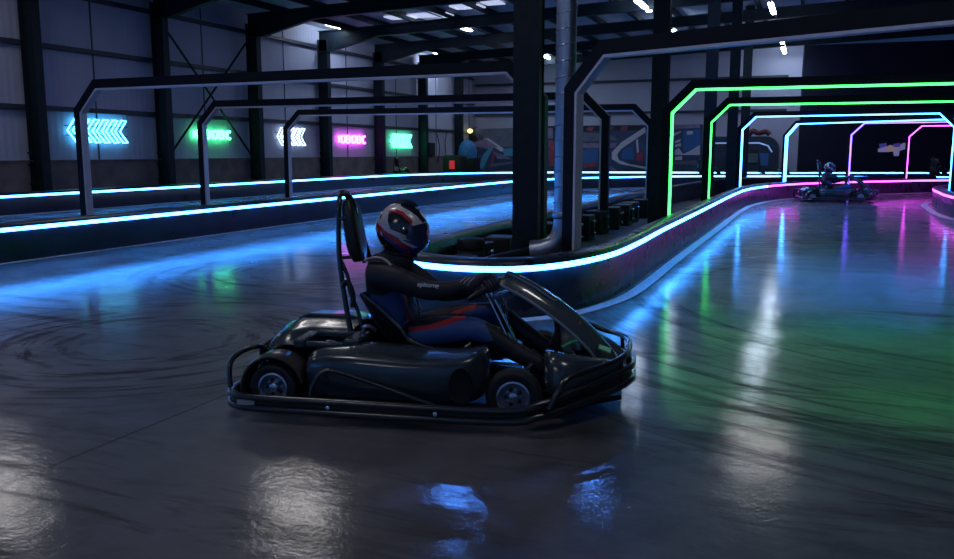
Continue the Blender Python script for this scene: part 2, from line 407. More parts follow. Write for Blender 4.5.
# ------------------------------------------------------------------ barriers
PROF = [(0, .0), (0, .46), (.02, .49), (.06, .505), (.16, .505), (.2, .49), (.22, .46), (.22, 0)]
def barrier(name_label, path, leds, flip=False, m=BARR, closed=False, line=(.06, .05), prof=PROF, back_led=None):
    """path = front face line; body lies to the right of travel"""
    o = Vector((path[0][0], path[0][1], 0))
    t = thing('track_barrier', name_label, 'barrier', o)
    bm = B(); sweep(bm, path, [(d, z) for d, z in prof], o, closed); obj('barrier_body', bm, m, t, angle=50)
    for (i0, i1, lm) in leds:
        bm = B(); sweep(bm, path[i0:i1 + 1], [(-.012, .40), (-.012, .44), (.001, .445), (.001, .395)], o); obj('led_strip', bm, lm, t)
    if line:
        g, w = line
        bm = B(); sweep(bm, path, [(-g, 0.001), (-g, .012), (-g - w, .012), (-g - w, .001)], o, closed); obj('kerb_line', bm, LINE, t)
    return t
# A : along the left wall and back wall (front face towards the track, travel +Y has wall on its left -> reverse)
A = smooth_path([(6.3, 46.2, 0), (-2, 42.8, 0), (-5.3, 42.1, 0), (-9, 41.2, 0), (-12.2, 39.9, 0), (-14.85, 37.3, 0), (-16.2, 34, 0), (-16.7, 30.5, 0), (-16.7, 22, 0), (-16.7, 13, 0), (-16.7, 4, 0), (-16.7, -4, 0)], 5)
barrier('long dark barrier with ice-blue light strip running along the left wall and the back wall', A, [(0, len(A) - 1, WHITELED)])
Bp = smooth_path([(5.5, 38.2, 0), (0.5, 37.2, 0), (-2.6, 36.6, 0), (-4.9, 35.6, 0), (-6.6, 34.0, 0), (-8.3, 31.8, 0), (-9.2, 29.4, 0), (-9.5, 27, 0), (-9.56, 22, 0), (-9.56, 15, 0), (-9.56, 8, 0), (-9.56, 2, 0), (-9.56, -4, 0)], 5)
barrier('dark barrier with ice-blue light strip dividing the two left lanes, gantry posts on it', Bp, [(0, len(Bp) - 1, WHITELED)], line=(.05, .035))
# C : island loop, start far right, along the right lane, nose, back along the left lane
Cc = [(10, 37.5), (7, 36), (4.46, 34.2), (1.9, 31.7), (0.05, 29.4), (-1.06, 27.0), (-1.66, 24.2), (-1.8, 21), (-1.8, 15), (-1.8, 11), (-1.78, 9.4), (-1.80, 8.2), (-1.93, 7.45), (-2.14, 6.95), (-2.42, 6.68), (-2.85, 6.6), (-3.3, 6.74), (-3.68, 7.1), (-3.86, 7.7), (-3.9, 8.6)]
Ci = smooth_path([(x, y, 0) for x, y in Cc], 5)
# travel runs towards the camera on the right lane: body must lie to the right of travel (-X side)
nC = len(Ci); pinkto = 27
barrier('dark scuffed island barrier with rounded nose behind the driver, white-blue then pink light strip', Ci, [(0, pinkto, PINKLED), (pinkto, nC - 1, WHITELED)], m=BARRW, line=(.07, .13))
C2 = smooth_path([(-3.9, 8.6, 0), (-3.9, 12, 0), (-3.9, 18, 0), (-3.75, 23, 0), (-3.5, 27, 0), (-3.0, 30, 0), (-1.6, 32.6, 0), (1, 34.4, 0), (4, 36, 0)], 5)
pr2 = [(0, 0), (0, .38), (.0, .44), (.03, .49), (.09, .515), (.15, .50), (.18, .46), (.18, .38), (.14, .3), (.1, .28), (.08, 0)]
barrier('unlit dark barrier with rounded tube top along the left side of the island', C2, [], m=BARR, prof=pr2, line=None)
Dp = smooth_path([(9, 29.6, 0), (6, 28.7, 0), (4.3, 27.9, 0), (3.3, 27, 0), (2.85, 25.6, 0), (2.75, 23.5, 0), (2.72, 21.8, 0), (2.9, 20.0, 0), (3.6, 18.6, 0), (5, 17.8, 0), (8, 17.3, 0)], 5)[::-1]
barrier('short dark barrier with pink-white strip at the right edge of the picture', Dp, [(0, len(Dp) - 1, PINKLED)], m=BARRW, line=(.1, .16))
# island floor, rough concrete
ROUGH = mat('rough_island_floor', (.12, .105, .11), .85, noise=.35, nscale=2.2, bump=.5, bscale=25)
bm = B(); box(bm, (-3.75, 7.2, 0.0), (-2.0, 25, .012)); bmv = None
struct(obj('floor', bm, ROUGH, smooth=False))

# island clutter : support blocks behind the left island barrier, tyre stacks
BLK = mat('block_black', (.012, .013, .017), .5, noise=.4)
y = 8.7; k = 0
first = None
ordn = ['first', 'second', 'third', 'fourth', 'fifth', 'sixth', 'seventh', 'eighth', 'ninth', 'tenth', 'eleventh', 'twelfth', 'thirteenth', 'fourteenth', 'fifteenth', 'sixteenth', 'seventeenth', 'eighteenth', 'nineteenth', 'twentieth']
blab = 'black barrier support block with two bolts, nearest to the island nose'
while y < 21.2:
    if first is None:
        t = thing('support_block', blab, 'support block', (-3.5, y, 0.012), 0, 'support blocks inside the island')
        bm = B(); box(bm, (-.16, -.2, 0), (.16, .2, .4)); box(bm, (-.2, -.05, .08), (.2, .05, .3)); obj('block', bm, BLK, t, bevel=.02)
        for zz in (.12, .3):
            bm = B(); lathe(bm, [(.025, 0), (.025, .02), (.012, .03)], Matrix.Translation((.2, 0, zz)) @ Matrix.Rotation(pi/2, 4, 'Y'), 10); obj('bolt', bm, CHROME, t)
        first = t
    else:
        c = copy_tree(first); c.location = (-3.5 + (.02 * ((k * 7) % 3)), y, .012); c.rotation_euler.z = .12 * ((k * 5) % 3 - 1)
        c['label'] = f'black barrier support block, {ordn[k]} from the island nose'
    y += .75 + .25 * ((k * 3) % 4) / 2; k += 1
def tyre_mesh(R=.14, w=.11, hole=.075):
    bm = B(); pr = []
    for i in range(13):
        a = pi * i / 12; pr.append((R - .028 + .028 * sin(a) ** .6, -w/2 * cos(a)))
    pr = [(hole, -w/2 * .8)] + pr + [(hole, w/2 * .8)]
    M = Matrix(); rings = []
    seg = 32
    for r, h in pr: rings.append([bm.verts.new((r * cos(2*pi*q/seg), r * sin(2*pi*q/seg), h)) for q in range(seg)])
    for a in range(len(rings)):
        A_, B_ = rings[a], rings[(a+1) % len(rings)]
        for q in range(seg): bm.faces.new((A_[q], A_[(q+1) % seg], B_[(q+1) % seg], B_[q]))
    return bm
ty0 = None
for s, (px, py, n) in enumerate(((508, 262, 4), (430, 262, 3))):
    g = atz(px, py, .25) if s == 0 else Vector((-3.25, 7.8, 0))
    if s == 0: g = Vector((-3.38, 8.3, 0))
    for q in range(n):
        if ty0 is None: ty0 = obj('loose_tyre', tyre_mesh(.15, .12, .08), RUB); o = ty0
        else: o = ty0.copy(); COL.objects.link(o)
        o.location = (g.x, g.y, .012 + .06 + .121 * q)
        lay = ['lowest', 'second from the bottom', 'third from the bottom', 'topmost']
        if s == 1: lay = ['lowest', 'middle', 'topmost']
        tag(o, f'black kart tyre, {lay[q]} in the stack {"left of the thick dark column" if s == 0 else "at the island nose behind the helmet"}', 'tyre', 'stacked kart tyres on the island')
bm = B(); tube(bm, [(-3.1, 8.0, .3), (-2.75, 8.9, .36), (-2.7, 8.95, .36)], .05, 12)
tag(obj('spare_rail', bm, BLK), 'dark round rail lying at a slant inside the island, left of the thick column', 'rail')

# ------------------------------------------------------------------ gantries
def gantry(label, a, b_, h=2.46, c=.42, led=None, ledmat=DIFF, w=.13, dep=.12, zb=0.0, zb2=0.0, group='track gantries', c2=None):
    a = Vector((a[0], a[1], 0)); b_ = Vector((b_[0], b_[1], 0)); L = (b_ - a).length
    t = thing('track_gantry', label, 'gantry', a, atan2(b_.y - a.y, b_.x - a.x), group)
    c2 = c2 if c2 is not None else c
    out = [(0, zb), (0, h - c), (c, h), (L - c2, h), (L, h - c2), (L, zb2)]
    k = w * math.tan(radians(22.5))
    inn = [(w, zb), (w, h - c - k), (c + k, h - w), (L - c2 - k, h - w), (L - w, h - c2 - k), (L - w, zb2)]
    def ring(poly_o, poly_i, d0, d1, idx):
        bm = B()
        for i in idx:
            prism(bm, [poly_o[i], poly_o[i+1], poly_i[i+1], poly_i[i]], lambda u, v, d: Vector((u, d, v)), d0, d1)
        bmesh.ops.remove_doubles(bm, verts=bm.verts, dist=1e-5)
        # drop the doubled inner faces
        seen = {}
        for f in list(bm.faces):
            key = tuple(sorted(v.index for v in f.verts))
        return bm
    obj('post', ring(out, inn, -dep/2, dep/2, [0]), GANTRY, t, smooth=False)
    obj('beam', ring(out, inn, -dep/2, dep/2, [1, 2, 3]), GANTRY, t, smooth=False)
    obj('post', ring(out, inn, -dep/2, dep/2, [4]), GANTRY, t, smooth=False)
    e = .028; k2 = (w + e) * math.tan(radians(22.5))
    inn2 = [(w + e, zb + .02), (w + e, h - c - k2), (c + k2, h - w - e), (L - c2 - k2, h - w - e), (L - w - e, h - c2 - k2), (L - w - e, zb2 + .02)]
    inn1 = [(w + .001, zb + .02)] + inn[1:-1] + [(L - w - .001, zb2 + .02)]
    obj('light_channel', ring(inn1, inn2, -dep/2 - .012, dep/2 - .02, [0, 1, 2, 3, 4]), ledmat, t, smooth=False)
    return t
P = lambda p: (p.x, p.y)
g1a = atz(80, 216, .48)
gantry('nearest black unlit gantry over the left lane, left post before the cyan arrows', (-10.35, 9.8), (-2.95, 9.55), h=2.45, zb=0)
gantry('second black unlit gantry over the left lane, left post near the first green sign', (-11.75, 14.2), (-3.35, 14.5), h=2.42)
gantry('third black unlit gantry over the left lane, left post in front of the white arrows', (-12.3, 18.0), (-3.3, 18.5), h=2.42)
r0 = Vector((-2.36, 8.35)); r1 = Vector((.82, 7.0)); rd = (r1 - r0).normalized()
gantry('big black unlit gantry in front over the right lane, post beside the silver duct', tuple(r0), tuple(r0 + rd * 5.9), h=2.45, w=.14)
gantry('front green-lit gantry over the right lane', (-2.24, 13.2), (3.2, 13.4), h=2.46, ledmat=GREENLED)
gantry('second green-lit gantry over the right lane behind the front one', (-2.18, 17.7), (3.1, 18.1), h=2.46, ledmat=GREENLED)
gantry('blue-white lit gantry with sloped right corner, beyond the green gantries', (-2.12, 24.5), (3.15, 23.9), h=2.47, ledmat=BLUELED, w=.12)
q0 = atz(785, 122, 2.3); q1 = atz(960, 116, 2.3)
gantry('farther blue-white lit gantry with its left post left of the distant kart', (q0.x, q0.y), (q1.x + .8, q1.y - .5), h=2.33, ledmat=BLUELED, w=.09)
q0 = atz(849, 121, 2.38); 
gantry('violet-lit gantry with its left post right of the distant kart', (q0.x, q0.y), (q0.x + 5.5, q0.y - 1.2), h=2.4, ledmat=VIOLED, w=.09)
q0 = atz(907, 124, 2.35)
gantry('pink-lit gantry at the far right of the track', (q0.x, q0.y), (q0.x + 5.5, q0.y - .6), h=2.38, ledmat=PINKLED, w=.09, c=.42)

# ------------------------------------------------------------------ neon signs on the left wall
def neon(color, s=NEON): return mat('neon_%d_%d_%d' % tuple(int(c * 100) for c in color), color, .4, emit=color, estr=s)
def chevron_sign(label, y0, y1, zc, h, n, col, s=NEON, thick=.35):
    t = thing('neon_sign', label, 'sign', (WX + .1, y0, zc), 0, 'neon signs on the left wall')
    bm = B(); 
    for zz in (-h*.2, h*.2): box(bm, (-.08, 0, zz - .01), (-.03, y1 - y0, zz + .01))
    obj('mounting_rail', bm, GIRT, t, smooth=False)
    pitch = (y1 - y0) / (n + .55); m = neon(col, s)
    for i in range(n):
        a = i * pitch; w = pitch * .55; s_ = h * .42
        pts = [(0, a, 0), (0, a + s_, h/2), (0, a + s_ + w, h/2), (0, a + w, 0), (0, a + s_ + w * 1.1, -h/2), (0, a + s_ + .02, -h/2)]
        bm = B(); tube(bm, pts, .022, 8, closed=True); obj('chevron', bm, m, t)
    return t
def glyph_sign(label, y0, y1, zc, h, n, col, s=NEON):
    t = thing('neon_sign', label, 'sign', (WX + .1, y0, zc), 0, 'neon signs on the left wall')
    bm = B(); box(bm, (-.08, 0, -.01), (-.03, y1 - y0, .01)); obj('mounting_rail', bm, GIRT, t, smooth=False)
    m = neon(col, s); p = (y1 - y0) / n; rnd = random.Random(n)
    for i in range(n):
        a = i * p; w = p * .78; k = i % 4
        shapes = [[(a, -h/2), (a, h/2), (a + w, h/2), (a + w, 0), (a, 0)], [(a + w, h/2), (a, h/2), (a, -h/2), (a + w, -h/2)], [(a, -h/2), (a + w/2, h/2), (a + w, -h/2)], [(a + w, h/2), (a, h/2), (a, 0), (a + w, 0), (a + w, -h/2), (a, -h/2)]]
        bm = B(); tube(bm, [(0, u, v) for u, v in shapes[k]], .05, 8); obj('glyph', bm, m, t)
    return t
chevron_sign('cyan neon sign of left-pointing arrows, nearest on the left wall', 16.6, 18.7, 1.95, .6, 6, (.10, .62, 1), NEON)
glyph_sign('small green neon lettering sign behind the diagonal bracing', 21.4, 23.15, 1.94, .22, 10, (.08, 1, .3), NEON)
chevron_sign('white neon sign of left-pointing arrows on the left wall', 25.75, 27.6, 1.95, .62, 5, (.6, .8, 1), NEON * .4)
glyph_sign('magenta neon lettering sign on the left wall', 29.95, 32.1, 1.91, .27, 10, (1, .12, .95), NEON)
chevron_sign('farthest green neon arrow sign on the left wall', 34.4, 36.6, 1.9, .6, 7, (.08, 1, .4), NEON)

# wall fittings
bm = B(); pz = atX(429, 150, WX + .1); box(bm, (WX + .005, pz.y - .3, 1.2), (WX + .3, pz.y + .3, 1.85))
tag(obj('switch_box', bm, BLK, smooth=False, bevel=.02), 'small dark electrical box on the far left wall right of the green column', 'electrical box')
bm = B(); yy = atX(436, 150, WX + .1).y
tube(bm, smooth_path([(WX + .16, yy, 2.3), (WX + .16, yy + .3, 1.6), (WX + .16, yy + .1, .9)], 5), .02, 6); tube(bm, smooth_path([(WX + .16, yy + 1.2, 2.4), (WX + .16, yy + 1, 1.8), (WX + .16, yy + 1.1, 1.2)], 5), .02, 6)
tag(obj('wall_cable', bm, BLK), 'thin dark cables hanging on the pale wall beside the electrical box', 'cable')

# ------------------------------------------------------------------ mural on the back wall
MY = 43.9
mb = [mat('mural_navy', (.02, .04, .1), .5, noise=.5, nscale=.9, col2=(.05, .09, .2)), mat('mural_white', (.6, .6, .72), .5), mat('mural_cyan', (.08, .35, .55), .5), mat('mural_red', (.35, .06, .12), .5, noise=.4, nscale=3),
      mat('mural_black', (.01, .012, .02), .5), mat('mural_grey', (.16, .18, .26), .5, noise=.3, nscale=2), mat('mural_blue', (.03, .14, .4), .5), mat('mural_mauve', (.3, .24, .42), .5, noise=.4, nscale=2), mat('mural_yellow', (.8, .75, .3), .5)]
def mural(label, x0, x1, ytop, ybot, polys):
    c = atY((x0 + x1) / 2, ybot, MY); o = Vector((c.x, MY, 0))
    a = atY(x0, ytop, MY); b_ = atY(x1, ytop, MY)
    bm = B(); box(bm, (a.x - o.x, 0, .3), (b_.x - o.x, .08, max(a.z, b_.z)), 0)
    for n_, (mi, pts) in enumerate(polys):
        pp = []
        for px, py in pts:
            p = atY(px, py, MY); pp.append((p.x - o.x, p.z))
        d = -.004 - .003 * n_
        prism(bm, pp, lambda u, v, dd: Vector((u, dd, v)), .0, d, mi)
    ob = obj('mural_panel', bm, mb, smooth=False, loc=o); tag(ob, label, 'mural', 'painted racing murals on the back wall')
mural('painted mural with a rearing pale blue machine shape, left of the thick dark column', 463, 543, 129, 172, [
    (5, [(475, 129), (513, 128), (516, 147), (492, 146)]), (4, [(463, 131), (474, 130), (480, 146), (470, 150), (463, 143)]),
    (1, [(483, 139), (488, 138), (503, 148), (506, 152), (500, 151), (486, 141)]), (7, [(474, 142), (486, 139), (498, 147), (486, 149), (475, 146)]),
    (2, [(490, 147), (483, 155), (479, 168), (483, 169), (488, 158), (493, 148)]), (3, [(493, 150), (491, 163), (488, 168), (492, 167), (495, 155)]),
    (2, [(503, 149), (516, 148), (516, 156), (504, 156)]), (7, [(493, 151), (512, 159), (498, 159)]), (5, [(491, 164), (516, 161), (516, 163), (491, 167)]), (4, [(470, 150), (478, 151), (480, 170), (472, 170)]),
    (7, [(530, 128), (543, 129), (543, 140), (530, 140)]), (3, [(530, 141), (543, 141), (543, 160), (530, 160)])])
mural('painted mural of a white curving road with red and blue shapes, behind the silver duct', 545, 647, 126, 171, [
    (4, [(545, 126), (646, 126), (646, 130), (545, 132)]), (3, [(605, 126), (614, 127), (612, 130), (604, 129)]), (3, [(622, 126), (628, 126), (627, 131), (620, 130)]), (3, [(588, 127), (594, 127), (592, 131), (586, 130)]),
    (5, [(578, 132), (610, 134), (618, 140), (578, 142)]), (7, [(578, 143), (617, 143), (615, 148), (578, 148)]), (1, [(645, 127), (646, 132), (621, 149), (617, 155), (619, 160), (629, 164), (646, 167), (646, 169), (620, 164), (612, 159), (612, 152), (622, 142)]),
    (6, [(622, 150), (633, 146), (634, 160), (622, 159)]), (1, [(636, 140), (638, 139), (639, 152), (637, 153)]), (3, [(636, 153), (644, 152), (643, 161), (636, 161)]), (6, [(578, 150), (598, 149), (598, 163), (578, 163)]), (3, [(580, 165), (596, 161), (597, 166), (584, 168)]),
    (7, [(606, 163), (618, 171), (610, 171), (604, 167)]), (3, [(549, 140), (556, 142), (555, 166), (549, 166)]), (7, [(545, 128), (553, 128), (553, 138), (545, 139)])])
mural('painted mural of white car shapes on blue beside the front green gantry', 648, 703, 125, 171, [
    (7, [(672, 125), (700, 124), (700, 128), (673, 129)]), (6, [(683, 131), (700, 129), (700, 150), (683, 152)]), (1, [(687, 131), (693, 131), (693, 134), (687, 135)]), (1, [(673, 134), (681, 131), (681, 132), (674, 136)]),
    (1, [(675, 141), (681, 139), (680, 142), (675, 143)]), (1, [(675, 145), (681, 143), (681, 146), (675, 147)]), (1, [(675, 150), (679, 148), (683, 154), (690, 151), (700, 145), (700, 155), (675, 155)]), (1, [(675, 157), (682, 156), (682, 160), (675, 160)]), (5, [(674, 162), (700, 160), (700, 165), (674, 164)]),
    (4, [(648, 127), (665, 127), (665, 170), (648, 170)])])
# logo board on the dark partition
lp = []
cen = atY(893, 149, 44.6)
def onpart(px, py):
    r = ray(px, py); den = r[0] * pn.x + r[1] * pn.y; tt = (pl_.x * pn.x + pl_.y * pn.y) / den
    v = Vector((r[0] * tt, r[1] * tt, CH + r[2] * tt)); return (v - pl_).dot(pd), v.z
bm = B()
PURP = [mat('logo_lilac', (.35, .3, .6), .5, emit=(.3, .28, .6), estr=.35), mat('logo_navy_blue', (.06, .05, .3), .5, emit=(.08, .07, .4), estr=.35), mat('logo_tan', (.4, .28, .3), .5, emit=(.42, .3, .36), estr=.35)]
for n_, (mi, pts) in enumerate(((1, [(879, 144), (886, 143), (887, 148), (880, 150)]), (0, [(878, 149), (886, 146), (887, 152), (878, 152)]), (2, [(886, 147), (890, 145), (896, 147), (897, 151), (887, 152)]), (0, [(896, 148), (903, 143), (907, 143), (905, 149), (898, 151)]), (0, [(893, 151), (899, 151), (898, 156), (894, 156)]), (1, [(893, 144), (900, 143), (899, 147), (893, 147)]))):
    pp = [onpart(*q) for q in pts]
    prism(bm, pp, lambda u, v, d: pl_ + pd * u + pn * d + Vector((0, 0, v)), .001, .05 + .004 * n_, mi)
tag(obj('wall_emblem', bm, PURP, smooth=False), 'small lilac and tan emblem glowing faintly on the dark far wall', 'emblem')
# pale door-like panel at the far right edge
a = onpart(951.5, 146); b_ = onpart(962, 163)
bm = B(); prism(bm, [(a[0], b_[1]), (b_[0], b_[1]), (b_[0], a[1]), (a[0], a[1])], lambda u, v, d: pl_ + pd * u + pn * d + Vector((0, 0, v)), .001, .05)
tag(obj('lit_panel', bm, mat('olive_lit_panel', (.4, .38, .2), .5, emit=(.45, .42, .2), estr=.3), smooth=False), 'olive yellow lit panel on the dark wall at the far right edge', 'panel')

# booth between the green and blue gantries
bo = atY(735, 178, 42.0)
t = thing('track_booth', 'dark navy booth with rounded roof corner and louvred window, behind the blue gantry', 'booth', (atY(708, 178, 43.4).x, 43.4, 0))
bw = atY(783, 170, 42.6).x - atY(712, 170, 42.6).x; bh = atY(740, 134, 42.6).z
BOOTH = mat('booth_navy', (.02, .035, .07), .4, noise=.3, nscale=2)
prof = [(0, 0), (bw, 0), (bw, bh - .7)] + [(bw - .6 + .6 * cos(a), bh - .7 + .6 * sin(a)) for a in (.4, .8, 1.2, 1.57)] + [(0, bh - .1)]
bm = B(); prism(bm, prof, lambda u, v, d: Vector((u, d, v)), 0, .85); obj('booth_wall', bm, BOOTH, t, smooth=False)
bm = B(); tube(bm, [(.2, -.03, bh - .42), (bw - .9, -.03, bh - .42), (bw - .5, -.03, bh - .55), (bw - .3, -.03, bh - .85)], .035, 8); obj('edge_trim', bm, mat('booth_trim', (.4, .5, .7), .3, emit=(.2, .35, .8), estr=.6), t)
bm = B(); box(bm, (bw * .42, -.02, .8), (bw * .72, .02, bh - .75)); obj('window_recess', bm, BLK, t, smooth=False)
bm = B()
for q in range(6): zz = .9 + q * (bh - 1.8) / 6; box(bm, (bw * .43, -.07, zz), (bw * .71, -.02, zz + .06))
obj('louvre', bm, mat('louvre_green', (.1, .18, .17), .4), t, smooth=False)
bm = B(); box(bm, (bw * .74, -.06, .75), (bw * .86, .0, bh - .9)); obj('poster', bm, mb[6], t, smooth=False)
bm = B(); tube(bm, smooth_path([(bw * .55, .2, bh - .05), (bw * .62, .2, bh + .16), (bw * .7, .2, bh + .05), (bw * .8, .2, bh + .12), (bw * .86, .2, bh - .02)], 4), [.12] * 17, 8); obj('roof_bundle', bm, mat('dark_red_bundle', (.1, .02, .03), .6), t)

# black speaker with red light and blue cover at the end of the left wall
sp = Vector((-16.15, 37.5, 0))
t = thing('arcade_cabinet', 'black cabinet with glowing red light in front of the far wall, left of the mural', 'cabinet', (-16.2, 37.4, 0))
bm = B(); box(bm, (-.5, 0, 0), (.5, .7, 1.25)); obj('cabinet_body', bm, BLK, t, smooth=False, bevel=.08)
bm = B(); box(bm, (-.14, -.03, .6), (.14, .0, 1.0)); obj('red_light', bm, mat('red_glow', (.6, .02, .03), emit=(1, .04, .06), estr=.35), t, smooth=False, bevel=.02)
sp2 = atY(460, 160, 41.2)
bm = B(); rings = []
pts = []
lathe(bm, [(.45, 0), (.47, .35), (.42, .62), (.3, .82), (.14, .92), (.02, .94)], None, 20)
for v in bm.verts: v.co.z += 0
t = thing('covered_machine', 'blue rounded fabric cover over a machine beside the black cabinet', 'covered machine', (-16.3, 39.6, 0))
obj('fabric_cover', bm, mat('blue_cover', (.03, .2, .5), .6, noise=.3), t, loc=(0, 0, 1.05))
bm = B(); box(bm, (-.5, -.4, 0), (.5, .4, 1.1)); obj('pedestal', bm, BLK, t, smooth=False)
bm = B(); lathe(bm, [(.02, 0), (.12, .05), (.16, .14), (.12, .22), (.02, .26)], None, 14)
yl = atY(470, 131, 43.4)
t = obj('yellow_lamp', bm, mat('yellow_glow', (.9, .85, .4), emit=(1, .9, .35), estr=1.6), loc=(yl.x, 43.4, yl.z - .13)); tag(t, 'small round yellow lamp above the mural left of the thick column', 'lamp')
bm = B(); tube(bm, [(yl.x, 43.4, yl.z - .1), (yl.x, 43.4, yl.z + .12), (yl.x, 44.35, yl.z + .2)], .02, 6)
br = obj('bracket', bm, BLK, t); br.matrix_parent_inverse = Matrix.Translation(t.location).inverted()

# ------------------------------------------------------------------ ceiling lamps on trunking
lamp_rows = {-17.0: (27.66, 38.3), -12.7: (29.1, 46), -9.3: (), -5.5: (26.6, 34.4), -1.7: (29.3, 38.7, 42.0)}
protoL = None
lamps = [(-17.0, 28.9, 'tube lamp over the left wall, above the white arrow sign'), (-17.1, 38.6, 'farther tube lamp over the left wall, in line with the first'), (-12.75, 30.2, 'bright tube lamp right of the rooflights'),
         (-12.8, 41.3, 'small distant tube lamp beside the thick column'), (-5.5, 28.1, 'lamp hanging left of the second island column'), (-5.55, 35.2, 'distant lamp just above the big black gantry beam'),
         (-1.7, 30.2, 'lamp hanging over the right lane at the top of the picture'), (-1.75, 38.7, 'distant lamp below the top beam, upper of the pair'), (-1.8, 42.6, 'distant lamp, lower of the pair over the right lane')]
for i, (x, y, lab) in enumerate(lamps):
    zl = 6.0 if y > 25 else 5.8
    if x > -2 and y > 38: zl = 6.0
    if protoL is None:
        t = thing('tube_lamp', 'x', 'lamp', (x, y, zl), 0, 'tube lamps under the roof')
        bm = B(); box(bm, (-.035, -1.15, .03), (.035, 1.15, .09)); obj('lamp_housing', bm, LAMPH, t, smooth=False, bevel=.01)
        bm = B(); box(bm, (-.075, -1.1, -.01), (.075, 1.1, .045)); obj('diffuser', bm, LAMPM, t, smooth=False)
        bm = B()
        for yy in (-.8, .8): tube(bm, [(0, yy, .085), (0, yy, .1)], .008, 6)
        obj('hanger', bm, LAMPH, t); protoL = t
    else: t = copy_tree(protoL); t.location = (x, y, zl)
    t['label'] = lab
for x, lab in ((-17.0, 'thin lighting rail along the left wall roof line'), (-12.72, 'thin lighting rail carrying the bright lamp right of the rooflights'), (-5.5, 'thin lighting rail left of the second island column'), (-1.7, 'thin lighting rail above the right lane')):
    bm = B(); tube(bm, [(x, 12, 6.13), (x, 43, 6.13)], .03, 6); tag(obj('lighting_rail', bm, LAMPH), lab, 'lighting rail', 'lighting rails')
# wide high bay panels, out of view; the last four are added to light kart and hall
pp_ = None
for x, y, lab in ((-15.8, 12.4, 'wide ceiling light panel above the far left lane'), (-9.5, 13.9, 'wide ceiling light panel above the lane divider'), (-1.05, 21.6, 'wide ceiling light panel above the green gantries'),
                  (-5.0, 4.5, 'added unseen light panel above the foreground kart'), (-12.5, 3.5, 'added unseen light panel above the near left lane'), (1.5, 3.0, 'added unseen light panel right of the foreground kart'), (-3.5, -4.0, 'added unseen light panel behind the foreground kart')):
    if pp_ is None:
        t = thing('ceiling_light_panel', lab, 'ceiling light', (x, y, 5.8), 0, 'wide ceiling light panels')
        bm = B(); box(bm, (-.72, -.1, .03), (.72, .1, .1)); obj('panel_housing', bm, LAMPH, t, smooth=False, bevel=.01)
        bm = B(); box(bm, (-.7, -.28, -.01), (.7, .28, .04)); obj('diffuser', bm, mat('panel_diffuser', (.9, .9, .9), emit=(1, .95, .93), estr=LAMP * .3), t, smooth=False)
        bm = B()
        for xx in (-.6, .6): tube(bm, [(xx, 0, .1), (xx, 0, .3)], .008, 6)
        obj('hanger', bm, LAMPH, t); pp_ = t
    else: t = copy_tree(pp_); t.location = (x, y, 5.8); t['label'] = lab
# blue spots
BSP = mat('blue_spot_lens', (.1, .2, .9), emit=(.06, .25, 1), estr=150)
SPOTS = [(-7.0, 16.1), (-7.0, 17.5), (-5.0, 19.6), (-4.4, 17.3)]
spl = ['blue-lens spotlight over the left lane, nearer of the left pair', 'blue-lens spotlight over the left lane, farther of the left pair', 'blue-lens spotlight over the island, farther of the right pair', 'blue-lens spotlight over the island, nearer of the right pair']
pb = None
for i, (x, y) in enumerate(SPOTS):
    if pb is None:
        t = thing('blue_spotlight', 'small can spotlight with blue lens under the roof over the island', 'spotlight', (x, y, 5.9), 0, 'blue spotlights under the roof')
        bm = B(); lathe(bm, [(.2, 0), (.21, .02), (.19, .22), (.05, .3)], None, 16); obj('can', bm, BLK, t)
        bm = B(); lathe(bm, [(.19, -.012), (.19, -.002)], None, 16); obj('lens', bm, BSP, t); pb = t
        bm = B(); tube(bm, [(0, 0, .29), (0, 0, .6)], .012, 6); obj('hanger', bm, BLK, t)
    else: t = copy_tree(pb); t.location = (x, y, 5.9)
    t['label'] = spl[i]

# ------------------------------------------------------------------ KART
KX, KY, KR = -2.68, 3.765, radians(11.2)
def wheel(parent, loc, R=.14, w=.13, steer=0, side=-1, hubr=.066):
    tm = tyre_mesh(R, w, hubr)
    for v in tm.verts: v.co = Matrix.Rotation(pi/2, 3, 'X') @ v.co
    o = obj('wheel', tm, RUB, parent, loc=loc, rot=(0, 0, steer))
    bm = B(); M = Matrix.Rotation(pi/2 if side < 0 else -pi/2, 4, 'X')
    h = w / 2
    # dished rim facing outward : rim lip, barrel, centre disc with holes and hub cap
    lathe(bm, [(hubr + .004, -h * .8), (hubr + .004, h * .86), (hubr - .004, h * .9), (hubr - .01, h * .84), (hubr - .014, h * .5), (.03, h * .42), (.024, h * .75), (.014, h * .82), (.001, h * .82)], M, 28)
    for q in range(5):
        a = 2 * pi * q / 5
        lathe(bm, [(.006, h * .42), (.006, h * .56), (.001, h * .57)], M @ Matrix.Translation((.04 * cos(a), .04 * sin(a), 0)), 8)
    obj('rim', bm, RIM, o)
    bm = B()
    for q in range(5):
        a = 2 * pi * (q + .5) / 5
        lathe(bm, [(.0105, h * .50), (.0105, h * .515), (.001, h * .516)], M @ Matrix.Translation((.041 * cos(a), .041 * sin(a), 0)), 10)
    obj('rim_hole', bm, BLACKP, o)
    return o
def rbox(bm, lo, hi, r=.03, M=None): box(bm, lo, hi, 0, M)
K = thing('go_kart', 'black rental go-kart in the foreground with perimeter bumper rails and clear front panel', 'go-kart', (KX, KY, 0), KR)
